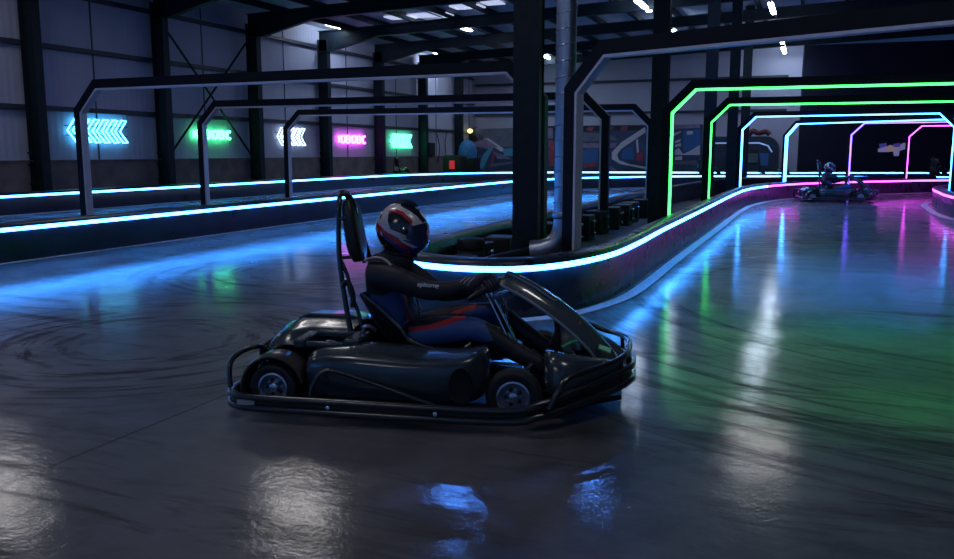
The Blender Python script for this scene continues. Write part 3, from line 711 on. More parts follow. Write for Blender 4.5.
# chassis tray
bm = B(); prism(bm, [(-.12, .12), (.35, .02), (1.3, .1), (1.62, .2), (1.85, .4), (1.85, .72), (1.62, .92), (1.3, 1.0), (.35, 1.1), (-.12, 1.0)], lambda u, v, d: Vector((u, v, d)), .045, .075)
obj('floor_tray', bm, BLACKP, K, smooth=False, bevel=.008)
bm = B()
for yy in (.3, .82): tube(bm, [(-.1, yy, .09), (.6, yy, .09), (1.3, yy + (.05 if yy < .5 else -.05), .09), (1.7, yy, .09)], .017, 10)
for xx in (.02, 1.28): tube(bm, [(xx, .05, .14), (xx, 1.05, .14)], .018, 10)
tube(bm, [(.7, .3, .09), (.7, .82, .09)], .015, 8)
obj('chassis_frame', bm, TUBE, K)
wheel(K, (0, .02, .14), .14, .15, 0, -1, .08)
wheel(K, (0, 1.06, .14), .14, .15, 0, 1, .07)
wheel(K, (1.30, .04, .145), .147, .12, radians(4), -1, .084)
wheel(K, (1.34, 1.04, .145), .142, .12, radians(4), 1, .072)
# perimeter bumper : two stacked rails around the kart
def plan(off=0.0, n=5):
    p = [(-.19, .25), (-.2, .1), (-.19, -.04), (-.12, -.13), (.05, -.16), (.6, -.165), (1.3, -.16), (1.5, -.12), (1.7, .05), (1.86, .24), (1.95, .42), (1.96, .55), (1.95, .68), (1.86, .86), (1.7, 1.05), (1.5, 1.2), (1.3, 1.24), (.6, 1.25), (.05, 1.24), (-.12, 1.2), (-.19, 1.1), (-.2, .95)]
    return [(a - .055, b) for a, b in p]
def zr(x, z0, z1): # rails climb gently at the front
    t = min(1, max(0, (x - 1.30) / .55)); return z0 + (z1 - z0) * t
for z0, z1, r, nm in ((.062, .155, .021, 'lower_bumper_rail'), (.118, .235, .019, 'upper_bumper_rail')):
    pts = [(x, y, zr(x, z0, z1)) for x, y in plan()] + [(-.26, .55, z0)]
    bm = B(); tube(bm, smooth_path(pts, 5, True), r, 12, closed=True); obj(nm, bm, TUBE, K)
# black rubber skirt between the rails
bm = B(); sk = smooth_path([(x, y, zr(x, .062, .155)) for x, y in plan()] + [(-.26, .55, .062)], 4, True)
R_ = []
cx_, cy_ = .88, .55
for p in sk:
    d = Vector((cx_ - p.x, cy_ - p.y, 0)); d.normalize(); d *= .018
    hh = zr(p.x, .118, .235) - zr(p.x, .062, .155)
    R_.append([p + d * .2 + Vector((0, 0, -.01)), p + d + Vector((0, 0, -.01)), p + d + Vector((0, 0, hh)), p + d * .2 + Vector((0, 0, hh))])
RR = [[bm.verts.new(q) for q in r] for r in R_]
for i in range(len(RR)):
    a, b_ = RR[i], RR[(i+1) % len(RR)]
    for q in range(4): bm.faces.new((a[q], a[(q+1) % 4], b_[(q+1) % 4], b_[q]))
obj('bumper_skirt', bm, BLACKP, K)
for xx in (.36, .93):
    bm = B(); lathe(bm, [(.012, 0), (.012, .01), (.006, .014)], Matrix.Translation((xx, -.172, .09)) @ Matrix.Rotation(pi/2, 4, 'X'), 10); obj('rail_bolt', bm, CHROME, K)
# reflector on rear corner
bm = B(); box(bm, (-.15, -.168, .075), (-.05, -.160, .105)); obj('rear_reflector', bm, mat('reflector_grey', (.35, .35, .38), .3), K, smooth=False, bevel=.004, rot=None)
# front upper hoop
bm = B(); tube(bm, smooth_path([(1.53, -.12, .13), (1.57, -.1, .21), (1.62, -.04, .275), (1.76, .1, .30), (1.87, .25, .315), (1.91, .4, .325), (1.915, .55, .33), (1.9, .72, .325), (1.83, .9, .315), (1.76, 1.0, .31), (1.66, 1.06, .33), (1.6, 1.08, .30), (1.56, 1.1, .16)], 5), .016, 12); obj('front_hoop', bm, TUBE, K, loc=(-.03, 0, 0))
for a in ((1.84, .32), (1.875, .55), (1.84, .8)):
    bm = B(); tube(bm, [(a[0] + .01, a[1], .18), (a[0], a[1], .32)], .012, 8); obj('hoop_strut', bm, TUBE, K)
# rear corner loop
bm = B(); tube(bm, smooth_path([(-.2, -.03, .10), (-.215, -.01, .2), (-.215, .02, .265), (-.18, .07, .305), (-.12, .12, .325), (-.1, .2, .30), (-.09, .26, .22)], 5), .015, 12); obj('rear_loop', bm, TUBE, K, loc=(-.05, 0, 0))
bm = B(); tube(bm, smooth_path([(-.2, 1.12, .10), (-.215, 1.1, .2), (-.215, 1.07, .265), (-.18, 1.02, .305), (-.12, .97, .325), (-.1, .9, .30), (-.09, .84, .22)], 5), .015, 12); obj('rear_loop', bm, TUBE, K, loc=(-.05, 0, 0))
# side bar over pod
for s, yy in ((1, -.142), (-1, 1.232)):
    bm = B(); tube(bm, smooth_path([(.25, yy, .12), (.27, yy, .2), (.31, yy + .02 * s, .26), (.38, yy + .03 * s, .27), (.6, yy + .02 * s, .215), (.8, yy, .16), (.93, yy, .12)], 5), .012, 10); obj('side_bar', bm, TUBE, K)
# side pods : lofted along x, with a concave front mouth
def pod(side):
    Y = (lambda v: v) if side < 0 else (lambda v: 1.08 - v)
    secs = [(.17, -.02, .09, .10, .30, .33), (.24, -.07, .10, .09, .34, .355), (.43, -.10, .11, .08, .345, .37), (.47, -.105, .26, .08, .345, .385), (.75, -.11, .26, .08, .33, .355), (.98, -.10, .27, .08, .335, .35), (1.1, -.05, .28, .09, .36, .37), (1.16, .05, .28, .12, .378, .378)]
    rings = []
    for x, y0, y1, zb, zo, zi in secs:
        rings.append([Vector((x, Y(a), b)) for a, b in ((y0 + .03, zb), (y0 + .005, zb + (zo - zb) * .3), (y0 - .012, zb + (zo - zb) * .62), (y0 - .004, zo - .025), (y0 + .015, zo - .004), (y0 + .06, zo + (zi - zo) * .35), ((y0 + y1) / 2, zi), (y1, zi + .01), (y1, zb))])
    bm = B(); loft(bm, rings); o = obj('side_pod', bm, BODY, K, angle=50)
    m_ = o.modifiers.new('s', 'SUBSURF'); m_.levels = 1; m_.render_levels = 1
    # oval intake at the pod front, the hollow's shade put into its black
    bm = B(); M = Matrix.Translation((1.045, Y(-.085), .215)) @ Matrix.Rotation(pi/2 if side < 0 else -pi/2, 4, 'X') @ Matrix.Rotation(radians(8 if side < 0 else -8), 4, 'Y')
    lathe(bm, [(.001, .0), (.075, .0), (.082, .006), (.084, .0), (.08, -.05)], M @ Matrix.Diagonal((.75, 1.15, 1, 1)), 24); obj('pod_intake', bm, mat('intake_hollow_shade', (.004, .004, .006), .9), o)
    bm = B(); box(bm, (.12, Y(.28) - .003, .02), (.14, Y(.28) + .003, .04))
    bm.free()
pod(-1); pod(1)
# rear cover : big moulded engine cover, gloss, with recess
nx, ny = 9, 13
grid = []
for i in range(nx):
    r_ = []
    for j in range(ny):
        u = i / (nx - 1); v = j / (ny - 1); x = -.19 + .5 * u; ys = .2 if u < .5 else .31; y = ys + (.88 - ys) * v
        e = abs(v - .5) * 2
        z = .395 - .02 * e ** 2 - .09 * max(0, (.25 - u) / .25) ** 2 - .05 * max(0, e - .8) / .2
        z += .018 * math.exp(-((v - .5) / .16) ** 2) * (1 - u * .5)
        xx = x + (.03 * e ** 2 if u < .5 else 0)
        r_.append((xx, y, z))
    grid.append(r_)
bm = B(); sheet(bm, grid, .012); obj('rear_cover', bm, BODY, K, angle=50)
bm = B()
sheet(bm, [[(-.19 + .025 * abs(v - 6) / 6 - .01, .2 + .68 * v / 12, z) for v in range(13)] for z in (.31, .26, .2, .15)], .01); obj('rear_valance', bm, mat('valance_teal', (.012, .05, .075), .25, coat=.5), K)
# far half engine bulge
bm = B(); loft(bm, [[Vector((x, y + oy, z)) for (x, y, z) in sec] for oy, sec in ((.0, [(-.12, .62, .36), (-.12, .62, .40), (-.05, .62, .425), (.2, .62, .43), (.3, .62, .40), (.3, .62, .36)]), (.2, [(-.1, .62, .36), (-.1, .62, .39), (-.03, .62, .41), (.2, .62, .415), (.28, .62, .39), (.28, .62, .36)]), (.4, [(-.06, .62, .33), (-.06, .62, .35), (0, .62, .36), (.16, .62, .365), (.24, .62, .35), (.24, .62, .33)]))]); 
o = obj('engine_bulge', bm, BODYD, K, bevel=.015)
# panel insert with square recess between cover and pod
bm = B()
box(bm, (.06, .1, .33), (.13, .34, .382)); box(bm, (.35, .1, .345), (.44, .34, .392)); box(bm, (.13, .1, .335), (.35, .13, .372)); box(bm, (.13, .3, .35), (.35, .34, .392))
obj('recess_frame', bm, BODY, K, bevel=.012)
bm = B(); box(bm, (.16, .14, .26), (.34, .28, .28)); box(bm, (.2, .16, .28), (.3, .22, .33)); obj('battery_box', bm, BLACKP, K, smooth=False, bevel=.01)
bm = B(); tube(bm, smooth_path([(.18, .25, .3), (.22, .22, .35), (.28, .24, .33), (.33, .2, .3)], 4), .008, 8); obj('recess_cable', bm, RIM, K)
# rear fenders
for s, y0 in ((-1, -.06), (1, .98)):
    bm = B(); g = []
    for i in range(15):
        a = radians(200 - 185 * i / 14)
        R2 = .172 + .01 * sin(a)
        g.append([(R2 * cos(a) * (1 if abs(yq - (y0 + .08)) < .09 else .99), yq, .14 + R2 * sin(a) - (.012 if jq in (0, 4) else 0)) for jq, yq in enumerate((y0, y0 + .035, y0 + .085, y0 + .135, y0 + .17))])
    sheet(bm, g, -.008); obj('rear_fender', bm, FENDER, K, angle=60)
# seat : bucket shell
bm = B(); sec = []
pathS = [(.34, .585), (.365, .53), (.40, .46), (.445, .375), (.52, .29), (.62, .235), (.76, .215), (.9, .235), (.96, .27)]
for i, (x, z) in enumerate(pathS):
    row = []; 
    wd = [.17, .2, .21, .22, .225, .225, .22, .2, .18][i]; lip = [.03, .08, .12, .15, .16, .13, .1, .07, .04][i]
    # normal towards driver
    j0 = max(0, i-1); j1 = min(len(pathS)-1, i+1); tx, tz = pathS[j1][0] - pathS[j0][0], pathS[j1][1] - pathS[j0][1]; l = math.hypot(tx, tz); nx_, nz_ = -tz / l, tx / l
    for q in range(9):
        e = (q - 4) / 4; yy = .55 + wd * e * (1 if abs(e) < .9 else 1.02); up_ = lip * abs(e) ** 3
        row.append((x + nx_ * up_, yy, z + nz_ * up_))
    sec.append(row)
sec = [[Vector(p) for p in r] for r in sec]
bm = B(); sheet(bm, sec, .012); so = obj('seat', bm, SEAT, K, angle=60)
bm = B(); tube(bm, smooth_path([r[0] for r in sec], 3), .009, 8); tube(bm, smooth_path([r[-1] for r in sec], 3), .009, 8); obj('seat_edge', bm, mat('seat_edge_grey', (.12, .12, .14), .25, metal=.5), so)
# roll hoop and headrest
bm = B(); tube(bm, smooth_path([(.345, .36, .34), (.30, .38, .56), (.265, .40, .80), (.258, .42, 1.02), (.255, .44, 1.10), (.25, .48, 1.155), (.25, .53, 1.172), (.25, .58, 1.155), (.262, .62, 1.1), (.29, .65, .99), (.335, .68, .84), (.37, .70, .66), (.375, .72, .45), (.36, .73, .34)], 5), .0155, 12); obj('roll_hoop', bm, TUBE, K, loc=(-.03, 0, 0))
bm = B(); tube(bm, smooth_path([(.25, .45, 1.15), (.30, .48, 1.16), (.33, .5, 1.1), (.345, .5, 1.0), (.36, .5, .86), (.38, .5, .76)], 4), .010, 8)
tube(bm, [(.265, .41, 1.02), (.31, .45, 1.03)], .01, 8); tube(bm, [(.27, .40, .80), (.33, .44, .8)], .01, 8); tube(bm, smooth_path([(.265, .40, .80), (.31, .4, .7), (.33, .39, .6), (.375, .38, .5), (.40, .37, .4)], 4), .012, 8)
tube(bm, smooth_path([(.29, .38, .64), (.32, .37, .67), (.35, .37, .6), (.35, .37, .52)], 4), .016, 8)
obj('hoop_bracket', bm, TUBE, K, loc=(-.03, 0, 0))
bm = B(); rings = []
for i in range(9):
    t_ = i / 8; x = .29 + .055 * t_; z = 1.125 - .355 * t_; w_ = .10 * (1 - abs(2 * t_ - 1) ** 4 * .35); d_ = .045 * (1 - abs(2 * t_ - 1) ** 4 * .5)
    ring_ = []
    for q in range(16):
        a = 2 * pi * q / 16; ca, sa = cos(a), sin(a); sg = lambda v: math.copysign(abs(v) ** .6, v)
        ring_.append(Vector((x + d_ * sg(ca), .52 + w_ * sg(sa), z + d_ * sg(ca) * .1)))
    rings.append(ring_)
loft(bm, rings); obj('headrest_pad', bm, mat('headrest_vinyl', (.016, .02, .02), .38, noise=.2), K, loc=(-.03, 0, 0))
# steering : column, wheel
Wc = Vector((1.075, .55, .63)); nd = Vector((-.55, 0, .83)).normalized(); uu = Vector((.83, 0, .55)).normalized(); yv = Vector((0, 1, 0)); RW = .135
bm = B(); tube(bm, [Wc - nd * .03, (1.27, .55, .25), (1.38, .55, .12)], .012, 10); tube(bm, [Wc + Vector((.005, .03, -.02)), (1.275, .58, .22)], .007, 8); tube(bm, [Wc + Vector((-.005, -.03, -.03)), (1.255, .52, .22)], .007, 8); obj('steering_column', bm, CHROME, K)
bm = B(); tube(bm, [Wc + yv * RW * cos(a) + uu * RW * sin(a) * (.75 if sin(a) > 0 else .95) for a in [2*pi*q/40 for q in range(40)]], .014, 10, closed=True)
sw = obj('steering_wheel', bm, BLACKP, K)
bm = B()
for a in (0, pi, -pi/2): tube(bm, [Wc - nd * .02, Wc + yv * RW * cos(a) + uu * RW * sin(a) * .9], .011, 8)
lathe(bm, [(.035, -.02), (.04, 0), (.03, .012)], Matrix.Translation(Wc) @ nd.to_track_quat('Z', 'Y').to_matrix().to_4x4(), 16)
obj('wheel_spoke', bm, TUBE, sw)
bm = B(); box(bm, (-.055, -.075, 0), (.055, .075, .02), 0, Matrix.Translation((1.17, .52, .59)) @ Matrix.Rotation(radians(-18), 4, 'Y')); dsp = obj('display_unit', bm, mat('display_case', (.05, .1, .2), .2), K, bevel=.006)
bm = B(); tube(bm, [(1.17, .52, .585), (1.19, .55, .45)], .009, 8); tube(bm, [(1.2, .47, .605), (1.27, .44, .635)], .006, 8); obj('display_bracket', bm, CHROME, dsp)
# fuel tank / front assembly between nose and driver
bm = B(); box(bm, (1.36, .42, .08), (1.5, .6, .24)); obj('front_box', bm, BLACKP, K, bevel=.02)
for yy in (.36, .72):
    bm = B(); tube(bm, [(1.66, yy, .09), (1.67, yy, .2), (1.64, yy, .29)], .01, 8); box(bm, (1.62, yy - .035, .2), (1.64, yy + .035, .30)); obj('pedal', bm, CHROME, K, smooth=False)
bm = B(); tube(bm, [(1.28, .12, .15), (1.4, .3, .2), (1.42, .55, .22), (1.4, .8, .2), (1.32, .98, .15)], .01, 8); tube(bm, [(1.28, .1, .2), (1.36, .25, .26), (1.3, .3, .12)], .012, 8); obj('tie_rod', bm, CHROME, K)
bm = B(); lathe(bm, [(.03, 0), (.034, .05), (.02, .08), (.02, .11)], Matrix.Translation((1.6, .5, .30)), 12); obj('brake_reservoir', bm, RIM, K)
bm = B(); lathe(bm, [(.02, 0), (.022, .03), (.012, .05)], Matrix.Translation((1.6, .5, .41)), 12); obj('reservoir_cap', bm, RED, K)
bm = B(); tube(bm, smooth_path([(1.52, .4, .33), (1.58, .42, .36), (1.62, .46, .34), (1.6, .5, .30)], 4), .009, 8); obj('green_hose', bm, GREENP, K)
bm = B(); box(bm, (1.58, .55, .24), (1.66, .66, .36)); lathe(bm, [(.035, 0), (.035, .05)], Matrix.Translation((1.56, .6, .3)) @ Matrix.Rotation(pi/2, 4, 'Y'), 12); obj('brake_unit', bm, BLACKP, K, bevel=.008)
# nose cone : two moulded shoulders joined by a front
bm = B(); rings = []
for x, y0, y1, zb, zt in ((1.42, .14, .96, .12, .355), (1.5, .02, 1.08, .10, .365), (1.6, .05, 1.05, .11, .34), (1.72, .16, .94, .14, .315), (1.82, .28, .82, .17, .28), (1.88, .38, .72, .18, .24)):
    rr_ = []
    prof_ = [(0, 0), (-.01, .35), (0, .7), (.04, .95), (.1, 1.0), (.2, .98)]
    m = (y0 + y1) / 2; hw = (y1 - y0) / 2
    dip = .16 if x < 1.7 else .06
    left = [(y0 + a * hw * 2, zb + (zt - zb) * b) for a, b in prof_]
    mid = [(m - hw * .45, zt - dip * .8), (m, zt - dip), (m + hw * .45, zt - dip * .8)]
    right = [(2 * m - a, b) for a, b in left[::-1]]
    rings.append([Vector((x, a, b)) for a, b in left + mid + right])
loft(bm, rings); o = obj('nose_cone', bm, BODY, K, angle=60); m_ = o.modifiers.new('s', 'SUBSURF'); m_.levels = 1; m_.render_levels = 2
bm = B(); box(bm, (-.035, -.05, 0), (.035, .05, .01), 0, Matrix.Translation((1.75, .40, .325)) @ Matrix.Rotation(radians(18), 4, 'Y')); obj('green_number_plate', bm, mat('green_plate', (.04, .35, .2), .3, noise=.5, nscale=30), K, bevel=.004)
# nassau panel : curved upright fairing with clear rounded window rim
N_ = [(1.185, .705), (1.21, .722), (1.26, .705), (1.36, .655), (1.48, .58), (1.6, .49), (1.70, .40), (1.79, .30), (1.83, .25)]
hwid = [.055, .095, .11, .115, .115, .115, .112, .11, .10]
grid = []
for (x, z), hw in zip(N_, hwid):
    grid.append([(x - .07 * (e ** 2), .55 + hw * e, z - .035 * (e ** 2) - .02 * abs(e) ** 4) for e in [(-6 + q) / 6 for q in range(13)]])
bm = B(); sheet(bm, grid, .008)
FAIR = mat('fairing_smoke', (.05, .07, .08), .12, coat=1)
fo = obj('front_fairing', bm, FAIR, K, angle=70)
bm = B()
edge = [g_[0] for g_ in grid] + grid[-1][3:-3] + [g_[-1] for g_ in grid[::-1]] + grid[0][::-1][3:-3]
tube(bm, smooth_path(edge, 2, True), .009, 8, closed=True); obj('fairing_rim', bm, mat('clear_edge', (.2, .24, .28), .12, coat=1), fo)
bm = B(); inn = [Vector(grid[i][10]) * .5 + Vector(grid[i][9]) * .5 + Vector((.0, 0, .008)) for i in (1, 2, 3, 4)]; inn2 = [Vector(grid[i][3]) + Vector((0, 0, .008)) for i in (4, 3, 2, 1)]
tube(bm, smooth_path(inn + inn2, 3, True), .006, 6, closed=True); obj('window_bead', bm, ALU, fo)
bm = B(); tube(bm, [(1.5, .5, .2), (1.46, .5, .55)], .01, 8); tube(bm, [(1.5, .6, .2), (1.46, .6, .55)], .01, 8); obj('fairing_stay', bm, TUBE, K)
# rear axle / engine bits under cover
bm = B(); box(bm, (-.05, .4, .12), (.28, .8, .33)); obj('engine_block', bm, BLACKP, K, bevel=.02)
bm = B(); tube(bm, smooth_path([(.4, .3, .39), (.42, .27, .43), (.45, .28, .43), (.47, .31, .40)], 4), .012, 8); obj('belt_anchor', bm, RIM, K)

# ------------------------------------------------------------------ DRIVER
def in_poly(x, y, poly):
    c = False; n = len(poly)
    for i in range(n):
        x0, y0 = poly[i]; x1, y1 = poly[i-1]
        if (y0 > y) != (y1 > y) and x < (x1 - x0) * (y - y0) / (y1 - y0) + x0: c = not c
    return c
def skin_mesh(name, verts, edges, radii, root=0, levels=2):
    me = bpy.data.meshes.new(name + '_src'); me.from_pydata(verts, edges, [])
    o = bpy.data.objects.new(name + '_src', me); COL.objects.link(o)
    sk = o.modifiers.new('skin', 'SKIN'); sk.use_smooth_shade = True
    for i, r in enumerate(radii):
        v = me.skin_vertices[0].data[i]; v.radius = (r, r) if isinstance(r, float) else r
    me.skin_vertices[0].data[root].use_root = True
    ss = o.modifiers.new('sub', 'SUBSURF'); ss.levels = levels; ss.render_levels = levels
    dg = bpy.context.evaluated_depsgraph_get(); dg.update()
    out = bpy.data.meshes.new_from_object(o.evaluated_get(dg))
    bpy.data.objects.remove(o); bpy.data.meshes.remove(me)
    out.name = name; out.materials.clear()
    return out
def V(*a): return Vector(a)
# body joints (kart coordinates)
pelv = V(.56, .55, .345)
js = {'pelvis': (pelv, .125), 'belly': (V(.50, .55, .46), .14), 'chest': (V(.455, .55, .62), .158), 'collar': (V(.49, .55, .745), .118), 'neck': (V(.535, .55, .81), .075), 'head': (V(.555, .55, .90), .08),
      'shR': (V(.472, .375, .72), .09), 'elR0': (V(.63, .325, .685), .074), 'elR': (V(.79, .315, .635), .060), 'foR': (V(.90, .335, .645), .052), 'wrR': (V(1.005, .385, .668), .038),
      'shL': (V(.475, .725, .715), .09), 'elL0': (V(.62, .775, .63), .072), 'elL': (V(.74, .785, .545), .060), 'foL': (V(.87, .765, .56), .051), 'wrL': (V(.99, .72, .585), .038),
      'hipR': (V(.62, .455, .33), .108), 'thR': (V(.84, .40, .40), .092), 'knR': (V(1.05, .375, .425), .07), 'shnR': (V(1.24, .40, .30), .06), 'ankR': (V(1.45, .40, .20), .044),
      'hipL': (V(.62, .645, .33), .108), 'thL': (V(.86, .70, .41), .092), 'knL': (V(1.09, .725, .455), .07), 'shnL': (V(1.28, .71, .33), .06), 'ankL': (V(1.47, .69, .21), .044),
      'heelR': (V(1.50, .39, .155), .042), 'toeR': (V(1.60, .38, .22), .036), 'tipR': (V(1.625, .375, .275), .028), 'heelL': (V(1.52, .69, .165), .042), 'toeL': (V(1.61, .70, .225), .036), 'tipL': (V(1.635, .70, .28), .028)}
ed = ['pelvis-belly', 'belly-chest', 'chest-collar', 'collar-neck', 'neck-head', 'chest-shR', 'shR-elR0', 'elR0-elR', 'elR-foR', 'foR-wrR', 'chest-shL', 'shL-elL0', 'elL0-elL', 'elL-foL', 'foL-wrL',
      'pelvis-hipR', 'hipR-thR', 'thR-knR', 'knR-shnR', 'shnR-ankR', 'pelvis-hipL', 'hipL-thL', 'thL-knL', 'knL-shnL', 'shnL-ankL', 'ankR-heelR', 'heelR-toeR', 'toeR-tipR', 'ankL-heelL', 'heelL-toeL', 'toeL-tipL']
# hands on the wheel
def hand(tagn, wrist, ang, n):
    rs = .75 if sin(ang) > 0 else .95
    Pp = Wc + yv * RW * cos(ang) + uu * RW * sin(ang) * rs
    tg = (-yv * sin(ang) + uu * cos(ang) * rs).normalized()
    w = js[wrist][0]; e1 = (Pp - w); e1 -= tg * e1.dot(tg); e1.normalize(); e2 = tg.cross(e1).normalized()
    if e2.dot(nd) < 0: e2 = -e2
    pc = Pp - e1 * .045 + e2 * .026
    js['palm' + tagn] = (pc - e1 * .02, .032); ed.append(wrist + '-palm' + tagn)
    js['palm2' + tagn] = (pc + e1 * .012, .03); ed.append('palm' + tagn + '-palm2' + tagn)
    ch = []
    for i in range(4):
        o_ = (-.031 + .021 * i); ln = (.9, 1.05, 1.0, .82)[i]
        a = pc + tg * o_ * .9 - e1 * .01; 
        ch.append([a, Pp + tg * o_ + e2 * .033 + e1 * .004 * ln, Pp + tg * o_ + e1 * .03 * ln + e2 * .012, Pp + tg * o_ + e1 * .018 - e2 * .024 * ln, Pp + tg * o_ * .95 - e1 * .008 - e2 * .026 * ln])
    inn_ = -1 if (Pp - Wc).dot(yv) < 0 else 1
    sgn = 1 if tg.dot(uu) > 0 else -1
    th = [pc - e1 * .02 + tg * .018 * sgn, Pp - e1 * .04 + tg * .045 * sgn + e2 * .008, Pp - e1 * .022 + tg * .052 * sgn - e2 * .018, Pp + e1 * .004 + tg * .048 * sgn - e2 * .028]
    return ch, th
names_extra = []
chR, thR = hand('R', 'wrR', radians(152), 0)
chL, thL = hand('L', 'wrL', radians(-12), 1)
keys = list(js); vs = [tuple(js[k][0]) for k in keys]; rd_ = [js[k][1] for k in keys]
es = [(keys.index(a), keys.index(b)) for a, b in (e.split('-') for e in ed)]
for chs, th in ((chR, thR), (chL, thL)):
    for c in chs + [th]:
        b0 = len(vs)
        for q, p in enumerate(c): vs.append(tuple(p)); rd_.append([.0115, .0108, .0100, .0092, .008][q] * (1.12 if c is th else 1))
        es += [(b0 + q, b0 + q + 1) for q in range(len(c) - 1)]
# the finger chains are separate islands in the same mesh: give each one a root
def skin_multi():
    me = bpy.data.meshes.new('s'); me.from_pydata(vs, es, [])
    o = bpy.data.objects.new('s', me); COL.objects.link(o)
    o.modifiers.new('skin', 'SKIN').use_smooth_shade = True
    for i, r in enumerate(rd_): me.skin_vertices[0].data[i].radius = (r, r)
    me.skin_vertices[0].data[0].use_root = True
    b0 = len(keys)
    for hnd in range(2):
        for c in range(5):
            me.skin_vertices[0].data[b0].use_root = True; b0 += 5 if c < 4 else 4
    ss = o.modifiers.new('sub', 'SUBSURF'); ss.levels = 3; ss.render_levels = 3
    dg = bpy.context.evaluated_depsgraph_get(); dg.update()
    out = bpy.data.meshes.new_from_object(o.evaluated_get(dg)); bpy.data.objects.remove(o); out.materials.clear(); return out
bmesh_body = skin_multi(); bmesh_body.name = 'body'
RP = {1: [[(.408, .681), (.508, .655), (.618, .607), (.628, .435), (.586, .375), (.469, .452), (.411, .566)], [(.641, .384), (.861, .438), (1.032, .501), (1.089, .469), (1.145, .37), (.975, .334), (.745, .33), (.6, .33)]],
      2: [[(.397, .733), (.508, .678), (.63, .613), (.645, .441), (.622, .429), (.606, .59), (.502, .644), (.396, .698)], [(.641, .415), (.775, .440), (.93, .492), (.987, .510), (.976, .480), (.804, .418), (.653, .390)]]}
def sdist(x, y, poly):
    d = 9.0; n = len(poly)
    for i in range(n):
        ax, ay = poly[i-1]; bx, by = poly[i]; ux, uy = bx - ax, by - ay
        t_ = max(0, min(1, ((x - ax) * ux + (y - ay) * uy) / (ux * ux + uy * uy + 1e-12)))
        d = min(d, math.hypot(x - ax - ux * t_, y - ay - uy * t_))
    return d if in_poly(x, y, poly) else -d
a1 = bmesh_body.attributes.new('blue_panel', 'FLOAT', 'POINT'); a2 = bmesh_body.attributes.new('red_edge', 'FLOAT', 'POINT')
for i, v in enumerate(bmesh_body.vertices):
    x, y_, z = v.co; out_ = min(.03, abs(y_ - .55) - .075)
    isarm = x > .66 and z > .52 or (abs(y_ - .55) > .165 and z > .60)
    if isarm: out_ = -.05
    a1.data[i].value = min(out_, max(sdist(x, z, q) for q in RP[1])); a2.data[i].value = min(out_, max(sdist(x, z, q) for q in RP[2]))
for p in bmesh_body.polygons:
    c = p.center; x, z = c.x, c.z; mi = 0
    if x > .985 and z > .53: mi = 1
    if x > 1.42 and z < .32: mi = 2
    p.material_index = mi
SUIT = mat('race_suit', (.012, .011, .02), .6, bump=.5, bscale=14)
nt = SUIT.node_tree; bs = nt.nodes['Principled BSDF']; prev = None
for nm, cc in (('blue_panel', (.035, .085, .26)), ('red_edge', (.42, .02, .03))):
    at = nt.nodes.new('ShaderNodeAttribute'); at.attribute_name = nm
    g_ = nt.nodes.new('ShaderNodeMath'); g_.operation = 'GREATER_THAN'; g_.inputs[1].default_value = 0; nt.links.new(at.outputs['Fac'], g_.inputs[0])
    mx_ = nt.nodes.new('ShaderNodeMix'); mx_.data_type = 'RGBA'; nt.links.new(g_.outputs[0], mx_.inputs[0])
    if prev is None: mx_.inputs[6].default_value = (.012, .011, .02, 1)
    else: nt.links.new(prev, mx_.inputs[6])
    mx_.inputs[7].default_value = (*cc, 1); prev = mx_.outputs[2]
nt.links.new(prev, bs.inputs['Base Color'])
D = thing('person', 'kart driver in black, blue and red racing suit and full-face helmet, gripping the steering wheel', 'person', tuple(Vector((KX, KY, 0)) + Matrix.Rotation(KR, 3, 'Z') @ pelv.xyz - Vector((0, 0, .12))), KR)
def toD(o):
    o.parent = D; o.location = -(pelv - Vector((0, 0, .12))); return o
def back(o, d=-.025):
    o.location.x += d; return o
body = toD(obj('body', bmesh_body, [SUIT, GLOVE, BLACKP], angle=180))
# suit text on sleeve and seams
bm = B(); tube(bm, smooth_path([(.40, .36, .795), (.47, .345, .815), (.53, .345, .798), (.57, .335, .755)], 4), .013, 8, flat=.5)
sp_ = toD(obj('shoulder_piping', bm, SUITW, angle=80))
cv = bpy.data.curves.new('t', 'FONT'); cv.body = 'apitorng'; cv.size = .036; cv.extrude = .0015; cv.offset = .0006
to = bpy.data.objects.new('t', cv); COL.objects.link(to); dg = bpy.context.evaluated_depsgraph_get(); dg.update()
tme = bpy.data.meshes.new_from_object(to.evaluated_get(dg)); bpy.data.objects.remove(to); tme.materials.clear(); tme.name = 'sleeve_lettering'
lo = obj('sleeve_lettering', tme, mat('lettering_white', (.6, .58, .7), .5), smooth=False); toD(lo)
Lm = Matrix.Translation((.73, .258, .672)) @ Matrix.Rotation(radians(3), 4, 'Y') @ Matrix.Rotation(radians(62), 4, 'X')
tme.transform(Lm)
# glove straps
for wv, dv in ((js['wrR'][0], V(1, .4, .3)), (js['wrL'][0], V(1, -.4, .3))):
    bm = B(); M = Matrix.Translation(wv - dv.normalized() * .015) @ dv.to_track_quat('Z', 'Y').to_matrix().to_4x4()
    lathe(bm, [(.040, -.02), (.045, -.012), (.045, .012), (.041, .02)], M, 16); toD(obj('glove_cuff', bm, GLOVE))
bm = B()
for wv in (js['wrR'][0],):
    for q in range(3): tube(bm, smooth_path([wv + V(-.06 + .025 * q, -.045, -.01), wv + V(-.05 + .025 * q, -.05, .02), wv + V(-.02 + .025 * q, -.03, .048)], 3), .003, 6)
toD(obj('glove_stripe', bm, SUITW))
